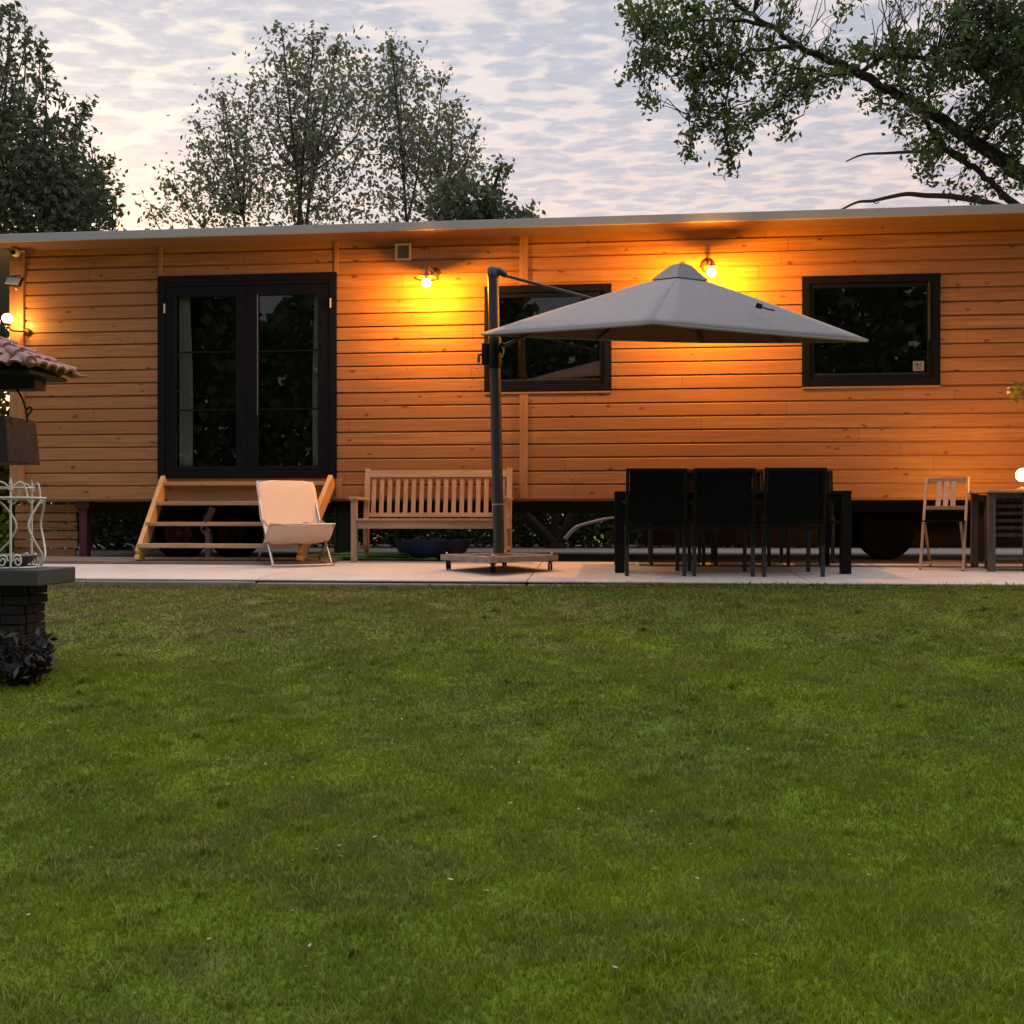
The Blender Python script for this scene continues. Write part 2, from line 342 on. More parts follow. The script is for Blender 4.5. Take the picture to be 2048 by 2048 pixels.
def bulb_mat():
    t = MT('lit_bulb_glass'); t.N.remove(t.b); tr = t.n('ShaderNodeBsdfTransparent'); em = t.n('ShaderNodeEmission'); em.inputs[0].default_value = (1, .62, .22, 1); em.inputs[1].default_value = 9
    mx = t.n('ShaderNodeAddShader'); t.L.new(tr.outputs[0], mx.inputs[0]); t.L.new(em.outputs[0], mx.inputs[1]); t.L.new(mx.outputs[0], t.out.inputs[0]); return t.m
M = dict(
    clad=cladding_mat(),
    trimwood=wood('trim_wood', (0.36, 0.175, 0.07), (0.48, 0.25, 0.11), 'z', 0.5),
    fascia=simple('painted_fascia', (0.42, 0.42, 0.43), 0.45, 0.0, 0.08, 2, 0.05),
    roofm=simple('roof_sheet', (0.16, 0.16, 0.17), 0.7), soffit=simple('soffit_board', (0.20, 0.12, 0.08), 0.7),
    frame=simple('anthracite_frame', (0.0055, 0.0058, 0.009), 0.45, 0, 0.1, 3, 0.02, 0.2), glass=glass_mat('window_glass', 0.86),
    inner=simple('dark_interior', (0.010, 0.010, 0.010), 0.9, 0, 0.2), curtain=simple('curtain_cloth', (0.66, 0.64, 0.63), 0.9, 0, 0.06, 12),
    seal=simple('steel_strip', (0.35, 0.35, 0.34), 0.35, 0.8, 0.08), rubber=simple('tyre_rubber', (0.008, 0.008, 0.009), 0.9, 0, 0.2, 6, 0.1, 0.1), maroon=simple('maroon_paint', (0.075, 0.014, 0.020), 0.6), hubm=simple('shaded_hub', (0.007, 0.003, 0.004), 0.9, 0, .2, 6, .1, .1),
    steel=simple('galvanised_tube', (0.42, 0.42, 0.43), 0.38, 0.75, 0.12), chassis=simple('chassis_steel', (0.02, 0.018, 0.018), 0.7),
    stair=wood('stair_pine', (0.42, 0.24, 0.12), (0.60, 0.38, 0.20), 'x', 0.6, knots=0.7), stairz=wood('stringer_pine', (0.58, 0.34, 0.13), (0.74, 0.47, 0.20), 'z', 0.55, knots=0.6),
    bench=wood('weathered_teak_x', (0.36, 0.235, 0.15), (0.52, 0.36, 0.24), 'x', 0.75), benchz=wood('weathered_teak_z', (0.36, 0.235, 0.15), (0.52, 0.36, 0.24), 'z', 0.75),
    oldwood=wood('grey_weathered_board', (0.22, 0.17, 0.14), (0.40, 0.32, 0.27), 'x', 0.85),
    deck=wood('old_deck_board', (0.20, 0.135, 0.11), (0.34, 0.25, 0.21), 'x', 0.85),
    darkwood=wood('dark_stained_wood', (0.07, 0.05, 0.04), (0.15, 0.115, 0.095), 'z', 0.7),
    canvas=simple('sling_canvas', (0.74, 0.60, 0.47), 0.85, 0, 0.05, 40, 0.25), blackfab=simple('black_textilene', (0.0045, 0.0045, 0.005), 0.85, 0, 0.2, 60, 0.3, 0.15),
    blackmet=simple('black_metal', (0.007, 0.007, 0.008), 0.5, 0.0, 0.15, 8, 0.05, 0.25), tabletop=simple('black_table_top', (0.006, 0.006, 0.006), 0.5, 0, 0.1, 4, 0.05, 0.2),
    greymet=simple('dark_grey_leg', (0.034, 0.036, 0.040), 0.45, 0.1, 0.12),
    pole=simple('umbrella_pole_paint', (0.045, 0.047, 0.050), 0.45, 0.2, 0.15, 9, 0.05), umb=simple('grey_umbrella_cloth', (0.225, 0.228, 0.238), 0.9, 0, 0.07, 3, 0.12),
    blue=simple('dark_blue_glaze', (0.022, 0.055, 0.17), 0.3, 0, 0.2), hose=simple('green_hose', (0.10, 0.26, 0.07), 0.45, 0, 0.25, 5),
    white=simple('white_paint', (0.82, 0.77, 0.70), 0.5, 0, 0.06), plastw=simple('white_plastic', (0.55, 0.55, 0.54), 0.5, 0, 0.06), grille=simple('grey_grille', (0.20, 0.20, 0.20), 0.5),
    brown=simple('bronze_mount', (0.12, 0.065, 0.04), 0.5, 0.3), bulb=bulb_mat(), lens=simple('floodlight_lens', (0.45, 0.43, 0.40), 0.2, 0, 0.05),
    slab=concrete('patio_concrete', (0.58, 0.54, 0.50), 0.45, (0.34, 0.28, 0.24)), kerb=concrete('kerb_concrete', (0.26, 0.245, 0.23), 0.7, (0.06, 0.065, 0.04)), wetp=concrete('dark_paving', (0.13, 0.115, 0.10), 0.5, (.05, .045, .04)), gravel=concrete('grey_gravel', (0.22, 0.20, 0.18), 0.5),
    stone=concrete('dark_stone', (0.070, 0.076, 0.074), 0.4, (0.03, 0.035, 0.03)), brickd=concrete('dark_old_brick', (0.012, 0.012, 0.012), 0.5, (0.01, 0.01, 0.01)), bowl=simple('grey_green_bowl', (0.12, 0.14, 0.135), 0.5),
    tile=simple('old_clay_tile', (0.30, 0.165, 0.15), 0.8, 0, 0.4, 9, 0.4), blackw=simple('black_stained_timber', (0.012, 0.013, 0.014), 0.7, 0, 0.3),
    barkd=simple('black_bark', (0.014, 0.012, 0.011), 0.95, 0, 0.3, 14, 0.5), bark=simple('dark_bark', (0.045, 0.034, 0.028), 0.95, 0, 0.4, 14, 0.6), barkp=simple('red_brown_bark', (0.10, 0.055, 0.05), 0.9, 0, 0.3, 14, 0.5), palebark=simple('pale_stripped_wood', (0.48, 0.42, 0.36), 0.8),
    leafmid=leaf_mat('birch_leaves', (0.10, 0.12, 0.065), (0.22, 0.24, 0.14), 0.40), leafoak=leaf_mat('oak_leaves', (0.045, 0.070, 0.020), (0.12, 0.17, 0.045), 0.42),
    leafdark=leaf_mat('dark_tree_leaves', (0.055, 0.078, 0.038), (0.13, 0.16, 0.075), 0.35), leafhedge=leaf_mat('hedge_leaves', (0.030, 0.045, 0.018), (0.11, 0.13, 0.05), 0.30), leafblack=leaf_mat('withered_ivy_leaves', (0.006, 0.006, 0.006), (0.045, 0.045, 0.045), 0.05, 0.5),
    leafyel=leaf_mat('yellow_green_leaves', (0.10, 0.13, 0.02), (0.26, 0.28, 0.05), 0.4), litter=leaf_mat('pale_leaf_litter', (0.18, 0.16, 0.10), (0.50, 0.48, 0.38), 0.1),
    grass=grass_blade_mat(), turf=lawn_mat(),
)
def struct(o): o['kind'] = 'structure'; return o

# ------------------------------------------------------------------ ground
xs = np.concatenate([[-300, -80, -30], np.linspace(-14, 14, 141), [30, 80, 300]])
ys = np.concatenate([[-300, -80, -30], np.linspace(-13, EDGE_Y - 0.02, 90), [EDGE_Y + 0.1, -1, 0, 4, 10, 30, 90, 300]])
X, Y = np.meshgrid(xs, ys); Zg = np.where(Y < EDGE_Y, lawn_z(X, np.maximum(Y, -30)), edge_z(X) - 0.02)
vs = np.stack([X, Y, Zg], -1).reshape(-1, 3); nx, ny = len(xs), len(ys)
idx = np.arange(nx * ny).reshape(ny, nx); fs = np.stack([idx[:-1, :-1], idx[:-1, 1:], idx[1:, 1:], idx[1:, :-1]], -1).reshape(-1, 4)
me = bpy.data.meshes.new('lawn'); me.from_pydata(vs.tolist(), [], fs.tolist()); me.polygons.foreach_set('use_smooth', [True] * len(fs)); struct(link('lawn', me, M['turf']))
g = MB(); g.bb(-9, 9, -0.36, 7.5, -0.10, -0.03); struct(g.build('gravel_yard', M['gravel']))
# patio slab: gently falling to the front, in cast sections
p = MB(); XL, XR = -9.0, 9.0
secs = [XL, -6.4, -4.1, -1.9, 0.35, 2.6, 4.8, 7.0, XR]
for a, b in zip(secs[:-1], secs[1:]):
    a += 0.004; b -= 0.004
    yf = -2.33; yb = -0.37
    p.prism([(yb, 0.0), (-0.6, 0.0), (yf, slab_z(yf)), (yf, -0.085), (yb, -0.085)], a, b)
struct(p.build('patio', M['slab'], bevel=0.006))
k = MB()
for a, b in zip(secs[:-1], secs[1:]):
    jz = random.uniform(-0.012, 0.003)
    k.prism([(-2.335, -0.083 + jz), (-2.335, -0.22), (-2.39, -0.22), (-2.385 + random.uniform(-.01, .01), -0.083 + jz)], a + 0.006, b - 0.006)
struct(k.build('kerb', M['kerb'], bevel=0.012))
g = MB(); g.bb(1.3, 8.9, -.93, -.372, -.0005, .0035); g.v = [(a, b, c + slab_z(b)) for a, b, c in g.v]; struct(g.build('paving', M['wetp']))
# strip of old decking in front of the doors
d = MB(); x0 = gp(-60, 1134).x; x1 = gp(655, 1130).x
for i in range(5):
    yy = -0.98 + i * 0.125
    d.bb(x0 + random.uniform(0, .1), x1 - random.uniform(0, .12), yy, yy + 0.118, slab_z(yy) + 0.004, slab_z(yy) + 0.030)
struct(d.build('boardwalk', M['deck'], bevel=0.003))

# ------------------------------------------------------------------ grass blades
def blades(name, n, reg, hmin, hmax, wmul, mat):
    (z0, z1) = reg
    pz = z0 + (z1 - z0) * rng.random(n) if z0 < 3 else z0 + (z1 - z0) * rng.random(n)
    lat = (rng.random(n) * 2 - 1) * (0.56 * pz + 0.7)
    x = CAM.x + FW.x * pz + RT.x * lat; y = CAM.y + FW.y * pz + RT.y * lat
    keep = (y < EDGE_Y - 0.045); x, y, pz = x[keep], y[keep], pz[keep]; n = len(x)
    cl_ = 0.85 + 0.14 * np.sin(x * 3.3 + np.sin(y * 4.1) * 2) * np.sin(y * 8.7 + x) + 0.12 * np.sin(x * 17 + 3) * np.sin(y * 21)
    h = (hmin + (hmax - hmin) * rng.random(n) ** 1.6) * cl_
    edge = y > EDGE_Y - 0.15; h = np.where(edge, h * (1.3 + 1.3 * rng.random(n)), h)
    w = (0.0011 + 0.0011 * rng.random(n)) * wmul * (0.6 + pz / 5)
    th = rng.random(n) * 2 * np.pi; lean = (0.15 + 0.75 * rng.random(n)) * h; la = rng.random(n) * 2 * np.pi
    z = lawn_z(x, y) - 0.004
    cx, sx = np.cos(th) * w, np.sin(th) * w
    lx, ly = np.cos(la) * lean, np.sin(la) * lean
    V = np.empty((n, 5, 3))
    V[:, 0] = np.stack([x - cx, y - sx, z], -1); V[:, 1] = np.stack([x + cx, y + sx, z], -1)
    V[:, 2] = np.stack([x + cx * .8 + lx * .35, y + sx * .8 + ly * .35, z + h * .6], -1); V[:, 3] = np.stack([x - cx * .8 + lx * .35, y - sx * .8 + ly * .35, z + h * .6], -1)
    V[:, 4] = np.stack([x + lx, y + ly, z + h], -1)
    return V
Vs = [blades('a', 230000, (2.1, 4.0), 0.014, 0.040, 1.0, None), blades('b', 190000, (4.0, 6.0), 0.012, 0.034, 1.25, None), blades('c', 170000, (6.0, 8.6), 0.010, 0.030, 1.6, None)]
tf = []
for _ in range(420):
    pz = random.uniform(2.4, 8.0); lat = random.uniform(-.58, .58) * pz; tx = CAM.x + FW.x * pz + RT.x * lat; ty = CAM.y + FW.y * pz + RT.y * lat
    if ty > EDGE_Y - .1: continue
    k_ = random.randint(12, 34); sp = random.uniform(.012, .05); x_ = tx + rng.normal(size=k_) * sp; y_ = ty + rng.normal(size=k_) * sp * .6; a_ = rng.random(k_) * 6.283; hh = random.uniform(.035, .065) * (.6 + .4 * rng.random(k_)); ln_ = hh * (.5 + .7 * rng.random(k_)); ww = .0018 * (.6 + pz / 6)
    z_ = lawn_z(x_, y_) - .004; lx, ly = np.cos(a_) * ln_, np.sin(a_) * ln_; cx, sx = -np.sin(a_) * ww, np.cos(a_) * ww
    T = np.empty((k_, 5, 3)); T[:, 0] = np.stack([x_ - cx, y_ - sx, z_], -1); T[:, 1] = np.stack([x_ + cx, y_ + sx, z_], -1)
    T[:, 2] = np.stack([x_ + cx + lx * .4, y_ + sx + ly * .4, z_ + hh * .7], -1); T[:, 3] = np.stack([x_ - cx + lx * .4, y_ - sx + ly * .4, z_ + hh * .7], -1); T[:, 4] = np.stack([x_ + lx, y_ + ly, z_ + hh], -1); tf.append(T)
V = np.concatenate(Vs + tf); n = len(V)
me = bpy.data.meshes.new('grass'); me.vertices.add(n * 5); me.vertices.foreach_set('co', V.reshape(-1).astype(np.float32))
base = (np.arange(n) * 5)[:, None]
lv = np.concatenate([base + np.array([0, 1, 2, 3]), base + np.array([3, 2, 4])], 1)
me.loops.add(n * 7); me.loops.foreach_set('vertex_index', lv.reshape(-1).astype(np.int32))
me.polygons.add(n * 2); ls = np.stack([np.arange(n) * 7, np.arange(n) * 7 + 4], -1).reshape(-1); me.polygons.foreach_set('loop_start', ls.astype(np.int32))
me.update(calc_edges=True)
at_ = me.attributes.new('v', 'FLOAT', 'POINT'); at_.data.foreach_set('value', np.repeat(rng.random(n), 5).astype(np.float32))
tag(link('grass', me, M['grass']), 'short uneven green lawn grass in front of the patio', 'grass', kind='stuff')

# ------------------------------------------------------------------ leaves and limbs
def leaf_mesh(C, size, aspect=0.5, droop=0.3, jit=0.0, fold=True):
    C = np.asarray(C, float); n = len(C)
    d = rng.normal(size=(n, 3)); d[:, 2] -= droop; d /= np.linalg.norm(d, axis=1)[:, None]
    u = rng.normal(size=(n, 3)); u -= (u * d).sum(1)[:, None] * d; u /= np.linalg.norm(u, axis=1)[:, None]
    nn_ = np.cross(d, u)
    s = size * (0.6 + 0.8 * rng.random(n))[:, None]
    a = C - d * s * .5; b = C + d * s * .5; l = C + u * s * aspect * .5 + nn_ * s * .08; r = C - u * s * aspect * .5 + nn_ * s * .08
    return np.stack([a, l, b, r], 1)
def leaf_obj(name, V, mat, parent=None, world=True):
    n = len(V); me = bpy.data.meshes.new(name); me.vertices.add(n * 4); me.vertices.foreach_set('co', V.reshape(-1).astype(np.float32))
    me.loops.add(n * 4); me.loops.foreach_set('vertex_index', np.arange(n * 4, dtype=np.int32)); me.polygons.add(n)
    me.polygons.foreach_set('loop_start', (np.arange(n) * 4).astype(np.int32)); me.update(calc_edges=True)
    a = me.attributes.new('v', 'FLOAT', 'POINT'); a.data.foreach_set('value', np.repeat(rng.random(n), 4).astype(np.float32))
    return link(name, me, mat, parent, world)
def twig(a, b, droop=0.0, n=5, wob=0.04):
    a = Vector(a); b = Vector(b); l = (b - a).length; o = []
    for i in range(n + 1):
        t = i / n; p = a.lerp(b, t); p.z += droop * l * math.sin(math.pi * t)
        if 0 < i < n: p += Vector((random.gauss(0, 1), random.gauss(0, 1), random.gauss(0, 1))) * wob * l
        o.append(p)
    return o

def plume_tree(name, label, base, tips, Z, dz, leafsz, mat, barkm, nfill, tw_len, dens, start=0.25, extra=()):
    """multi stem tree: a stem to each tip, short side twigs, leaves along the twigs"""
    root = thing(name, label, 'tree', base)
    br = MB(); L_ = []; mains = []
    for (tx, ty, *o) in tips:
        d = random.uniform(-dz, dz); tip = P(tx, ty, Z + d)
        b0 = Vector(base) + Vector((random.uniform(-.15, .15), random.uniform(-.15, .15), 0))
        st_ = start
        if len(mains) >= 6:
            cand = [q for mp in mains for q in mp[len(mp) // 4: len(mp) * 4 // 5] if q.z < tip.z - .4]
            if cand: b0 = min(cand, key=lambda q: (q - tip).length + 0.9 * abs(q.x - tip.x) + random.random() * 1.2); st_ = 0.05
        ln = (tip - b0).length; mid = b0.lerp(tip, 0.5); mid.x += (tip.x - b0.x) * 0.2; mid.z -= ln * .07
        pts = spline([b0, mid + Vector((random.gauss(0, .04), random.gauss(0, .04), 0)) * ln, tip], 8)
        if len(mains) < 6: mains.append(pts)
        m = len(pts); br.tube(pts, [(0.0062 * ln + .004) * (1 - i / m) ** 0.9 + 0.004 for i in range(m)], 6)
        tot = int(ln * dens)
        for j in range(tot):
            t = st_ + (1 - st_) * random.random() ** 0.8
            q = t * (m - 1); i = int(min(q, m - 2)); pp = pts[i].lerp(pts[i + 1], q - i)
            l = tw_len * (1.15 - t) * random.uniform(.4, 1.2) + 0.12
            a = random.uniform(0, 2 * math.pi); e = random.uniform(0.1, 1.1)
            dr = Vector((math.cos(a) * math.cos(e), math.sin(a) * math.cos(e), math.sin(e)))
            tp = pp + dr * l; tw = twig(pp, tp, 0.08, 4, 0.05); br.tube(tw, [0.007, 0.006, 0.005, 0.004, 0.003], 4, False)
            k_ = int(3 + l * 13)
            for _ in range(k_):
                s = random.uniform(0.2, 1.05); c_ = pp.lerp(tp, s) + Vector((random.gauss(0, .05), random.gauss(0, .05), random.gauss(0, .05)))
                L_.append(tuple(c_))
        for _ in range(10): L_.append(tuple(tip + Vector((random.gauss(0, .04), random.gauss(0, .04), random.gauss(-.08, .08)))))
    for (ex, ey, rx, ry, cnt) in extra:
        for _ in range(cnt):
            a = random.uniform(0, 6.283); r_ = math.sqrt(random.random()); q = P(ex + rx * r_ * math.cos(a), ey + ry * r_ * math.sin(a), Z + random.uniform(-dz, dz))
            for _ in range(10): L_.append(tuple(q + Vector((random.gauss(0, .20), random.gauss(0, .20), random.gauss(0, .20)))))
    br.build('trunk', barkm, root, world=True)
    leaf_obj('crown', leaf_mesh(L_, leafsz, 0.55), mat, root)
    return root

# multi stem tree behind the house
tipsM = [(563, 53), (674, 87), (783, 87), (445, 193), (907, 205), (627, 78), (598, 120), (712, 107), (740, 150), (783, 87), (800, 150), (832, 142), (885, 158), (907, 205), (952, 254), (445, 193), (470, 250), (396, 242),
         (391, 307), (342, 367), (300, 415), (502, 169), (530, 215), (560, 150), (640, 180), (700, 190), (860, 240), (760, 210), (420, 350), (880, 300), (590, 260), (660, 280), (500, 320), (810, 280), (720, 300), (450, 400), (920, 350)]
bM = P(690, HOR, 17.5); bM.z = -0.12
plume_tree('deciduous_tree', 'tall airy multi-stemmed tree with small leaves rising behind the middle of the roof', bM, tipsM, 17.5, 1.3, 0.092, M['leafmid'], M['bark'], 0, 1.15, 6.5, 0.42,
           extra=[(590, 190, 85, 105, 95), (665, 160, 70, 70, 45), (720, 190, 90, 85, 75), (800, 210, 90, 95, 75), (870, 290, 85, 85, 70), (920, 370, 60, 60, 35), (460, 270, 75, 75, 65), (380, 390, 60, 45, 28), (560, 330, 120, 80, 85), (700, 340, 180, 80, 120), (430, 370, 70, 50, 30), (700, 420, 210, 35, 110), (460, 420, 110, 25, 30)])
# left tree
tipsL = [(-40, 20), (-120, 200), (60, 200), (22, 8), (168, 207), (199, 350), (39, 22), (60, 64), (78, 88), (93, 124), (85, 158), (50, 40), (168, 207), (150, 225), (179, 272), (120, 190), (199, 350), (190, 310), (223, 393), (233, 425), (100, 240), (60, 200),
         (0, 60), (-40, 20), (20, 130), (140, 300), (-80, 120), (-120, 260), (160, 380), (40, 300), (100, 350), (-20, 220)]
bL = P(-60, HOR, 15.5); bL.z = -0.12
plume_tree('broadleaf_tree', 'dense dark green tree at the far left behind the roof', bL, tipsL, 15.5, 1.0, 0.105, M['leafdark'], M['bark'], 0, 0.75, 6.0, 0.40,
           extra=[(60, 390, 140, 80, 420), (120, 425, 90, 45, 180), (0, 310, 100, 80, 240), (120, 350, 50, 50, 40), (0, 200, 60, 90, 30), (0, 600, 60, 150, 120)])
# tree with forked trunk seen under the house, crown just over the roof
bF = P(1112, HOR, 15.2); bF.z = -0.10
root = thing('forked_tree', 'dark low tree, forked black trunk under the house, crown just over the roof', 'tree', bF)
t_ = MB()
def PP(l, Z): return [P(a, b, Z) for a, b in l]
t_.tube(spline([bF] + PP([(1114, 1085)], 15.2), 4), [0.17, .16, .15, .14, .13], 10)
for l, r0 in (([(1108, 1088), (1080, 1060), (1052, 1030), (1044, 995), (1040, 900), (1000, 600), (960, 440), (930, 400)], 0.10), ([(1112, 1088), (1111, 1040), (1110, 990), (1108, 850), (1090, 600), (1070, 460), (1063, 425)], 0.06), ([(1116, 1088), (1135, 1050), (1152, 1010), (1155, 950), (1140, 800), (1100, 600), (1010, 470), (985, 400), (1003, 330)], 0.085)):
    pts = spline(PP(l, 15.2), 5); m = len(pts); t_.tube(pts, [r0 * (1 - .75 * i / m) for i in range(m)], 8)
t_.build('trunk', M['barkd'], root, world=True)
t_ = MB(); t_.tube(spline(PP([(1130, 1078), (1144, 1062), (1158, 1052), (1185, 1044), (1215, 1037), (1240, 1034)], 14.6), 4), [.03] * 8 + [.022] * 8 + [.015] * 5, 7)
o_ = t_.build('branch', M['palebark'], root, world=True); o_['label'] = 'pale bare broken branch'
L_ = []; tb = MB()
for (ex, ey, rx, ry, cnt) in [(930, 400, 75, 45, 62), (985, 375, 30, 45, 20), (1003, 335, 14, 12, 6), (960, 425, 75, 20, 50), (1045, 434, 22, 9, 12), (1063, 424, 5, 8, 4), (880, 420, 60, 30, 34)]:
    for _ in range(cnt):
        a = random.uniform(0, 6.283); r_ = math.sqrt(random.random()); q = P(ex + rx * r_ * math.cos(a), ey + ry * r_ * math.sin(a), 15.2 + random.uniform(-.6, .6))
        for _ in range(9): L_.append(tuple(q + Vector((random.gauss(0, .08), random.gauss(0, .08), random.gauss(0, .07)))))
        if random.random() < .4: tb.tube(twig(P(985, 470, 15.2), q, 0.1, 5, 0.05), [.014, .012, .01, .008, .006, .004], 4, False)
cr = leaf_obj('crown', leaf_mesh(L_, 0.11, 0.55), M['leafdark'], root)
tb.build('twigs', M['bark'], root, world=True)

# oak at the right: traced limbs, clusters hung from twigs
ZO = 12.4
bO = P(2560, HOR, 13.2); bO.z = -0.12
root = thing('oak_tree', 'large oak at the upper right with long dark limb reaching over the roof', 'tree', bO)
LIMBS = [
    ([(2560, 1120, 13.2), (2550, 800, 13.2), (2500, 640, 13.1), (2400, 520, 13.0), (2250, 430, 12.8), (2048, 347, ZO), (1985, 308, ZO), (1924, 268, ZO), (1828, 206, ZO), (1770, 176, ZO), (1718, 145, ZO), (1661, 121, ZO), (1595, 92, ZO), (1551, 57, ZO), (1498, 26, ZO), (1463, 0, ZO), (1420, -40, ZO), (1380, -70, ZO)],
     [.40, .34, .28, .22, .17, .105, .09, .08, .068, .062, .056, .045, .04, .036, .032, .028, .022, .015]),
    ([(1990, 170, ZO + .3), (1946, 137, ZO + .2), (1870, 118, ZO), (1770, 114, ZO), (1745, 130, ZO), (1718, 145, ZO)], [.05, .035, .03, .03, .03, .03]),
    ([(2300, 250, ZO + .6), (2140, 190, ZO + .5), (1990, 170, ZO + .3)], [.09, .07, .05]),
    ([(2550, 800, 13.2), (2480, 500, 13), (2300, 250, 12.9), (2180, 60, 12.8), (2080, -120, 12.8), (2020, -260, 12.7)], [.26, .2, .13, .09, .06, .04]),
    ([(2400, 560, 12.9), (2180, 480, 12.6), (2080, 440, ZO), (2025, 406, ZO), (1990, 370, ZO), (1946, 333, ZO), (1900, 305, ZO), (1876, 281, ZO), (1860, 255, ZO), (1850, 225, ZO)], [.10, .07, .055, .045, .04, .036, .034, .03, .028, .026]),
    ([(1550, 150, ZO - .2), (1600, 135, ZO - .1), (1661, 148, ZO), (1718, 145, ZO)], [.012, .018, .022, .03]),
    ([(1595, 92, ZO), (1540, 100, ZO - .2), (1470, 110, ZO - .3), (1400, 160, ZO - .3), (1380, 230, ZO - .3), (1378, 290, ZO - .3)], [.035, .025, .02, .016, .01, .006]),
    ([(1551, 57, ZO), (1470, 40, ZO), (1390, 45, ZO), (1300, 70, ZO), (1280, 130, ZO)], [.03, .022, .016, .012, .008]),
    ([(1470, 110, ZO - .3), (1455, 180, ZO - .3), (1450, 250, ZO - .3), (1455, 330, ZO - .3)], [.02, .014, .01, .006]),
    ([(1661, 148, ZO), (1600, 170, ZO - .1), (1560, 200, ZO - .2), (1570, 260, ZO - .2)], [.02, .014, .01, .006]),
]
t_ = MB(); nodes_ = []
for l, rr in LIMBS:
    pts = [P(a, b, c) for a, b, c in l]; sp_ = spline(pts, 5); rs = []
    for i in range(len(rr) - 1):
        for k_ in range(5): rs.append(rr[i] + (rr[i + 1] - rr[i]) * k_ / 5)
    rs.append(rr[-1]); sp_ = [p_ + Vector((random.gauss(0, .012), 0, random.gauss(0, .012))) for p_ in sp_]
    t_.tube(sp_, rs, 8); nodes_ += sp_
t_.build('trunk', M['bark'], root, world=True)
t_ = MB()
t_.tube(spline([P(a, b, ZO) for a, b in [(1692, 323), (1727, 309), (1780, 306), (1836, 303), (1900, 303), (1935, 318)]], 4), [.008 + .0012 * i for i in range(21)], 6)
t_.tube(spline([P(a, b, ZO) for a, b in [(1672, 426), (1687, 417), (1716, 404), (1744, 402), (1775, 395), (1814, 388), (1850, 391), (1902, 393), (1968, 404), (2020, 420), (2080, 440)]], 4), [.010 + .0009 * i for i in range(41)], 6)
t_.tube(spline([P(a, b, ZO) for a, b in [(1744, 402), (1752, 407), (1758, 404)]], 3), .007, 5)
o_ = t_.build('dead_branches', M['barkp'], root, world=True); o_['label'] = 'bare reddish dead branches just over the roof'
NP = np.array([tuple(q) for q in nodes_])
def c4(x, y): return 1200 + x / 2.278, y / 2.278
BL = [ # crop coords cx, cy, rx, ry, clusters
    (300, 60, 190, 90, 95), (560, 60, 120, 80, 45), (250, 190, 110, 120, 75), (420, 250, 170, 130, 120), (140, 60, 40, 25, 6), (150, 325, 45, 25, 9), (215, 400, 45, 75, 17), (215, 470, 35, 22, 7),
    (600, 250, 200, 110, 120), (520, 410, 110, 120, 70), (440, 560, 60, 90, 26), (410, 670, 28, 50, 11), (560, 560, 60, 60, 16), (640, 560, 90, 60, 28), (590, 660, 50, 50, 14), (585, 750, 48, 48, 14),
    (760, 500, 90, 60, 26), (840, 540, 50, 30, 10), (845, 600, 22, 22, 4), (860, 390, 120, 70, 44), (980, 420, 70, 40, 16), (820, 60, 60, 90, 18), (930, 170, 50, 40, 9), (900, 320, 180, 60, 44),
    (1060, 240, 60, 40, 12), (1080, 350, 80, 50, 20), (1250, 250, 150, 60, 60), (1380, 200, 110, 70, 36), (1480, 150, 60, 40, 10), (1200, 430, 50, 40, 8), (1300, 470, 65, 60, 16), (1450, 350, 170, 70, 60), (1600, 290, 130, 90, 50),
    (1540, 460, 150, 80, 40), (1430, 560, 90, 60, 22), (1720, 330, 130, 120, 80), (1750, 110, 150, 150, 170), (1880, 250, 90, 260, 220), (1850, 520, 110, 110, 80), (1700, 560, 130, 90, 46), (1560, 660, 130, 80, 52), (1470, 720, 80, 70, 30),
    (1500, 790, 50, 35, 8), (1640, 850, 60, 30, 10), (1720, 890, 60, 25, 8), (1820, 760, 110, 80, 26), (1890, 650, 60, 60, 24), (1870, 850, 50, 40, 7), (1080, 55, 35, 40, 6), (1150, 30, 70, 30, 7), (1420, 20, 60, 20, 4), (1540, 60, 50, 40, 6), (1650, 30, 60, 40, 16),
    (2150, 200, 230, 330, 330), (2100, -200, 400, 200, 300), (1500, -150, 300, 100, 90), (700, -130, 500, 80, 90), (2200, 700, 200, 200, 70), (2600, 0, 350, 500, 300)]
L_ = []; tb = MB()
for (ex, ey, rx, ry, cnt) in BL:
    for _ in range(int(cnt * (.52 if cnt < 160 else .66))):
        a = random.uniform(0, 6.283); r_ = math.sqrt(random.random()); u_, v_ = c4(ex + rx * r_ * math.cos(a), ey + ry * r_ * math.sin(a))
        dd = random.gauss(0, .35); q = P(u_, v_, ZO - .1 + dd)
        j = int(((NP - np.array(tuple(q))) ** 2).sum(1).argmin()); nb = Vector(NP[j])
        if (nb - q).length < 1.6: tb.tube(twig(nb, q, 0.06, 5, 0.06), [.009, .008, .006, .005, .004, .003], 4, False)
        else: tb.tube(twig(q + Vector((random.uniform(-.3, .6), 0, random.uniform(.1, .4))), q, 0, 3, .05), .004, 4, False)
        for _ in range(random.randint(10, 15)): L_.append(tuple(q + Vector((random.gauss(0, .066), random.gauss(0, .07), random.gauss(0, .066)))))
for _ in range(3000):  # extra crown clusters added overhead, out of view, to shade the right side
    a_ = random.uniform(0, 6.283); r_ = math.sqrt(random.random()); q = Vector((8.3 + 3.9 * r_ * math.cos(a_), -3.6 + 4.6 * r_ * math.sin(a_), random.uniform(4.6, 8.6)))
    pc = q - CAM; dpth = pc.dot(FW)
    if dpth > .5 and pc.dot(RT) / dpth * F + 1024 < 2100 and HOR - pc.z / dpth * F > -60: continue
    for _ in range(9): L_.append(tuple(q + Vector((random.gauss(0, .16), random.gauss(0, .16), random.gauss(0, .12)))))
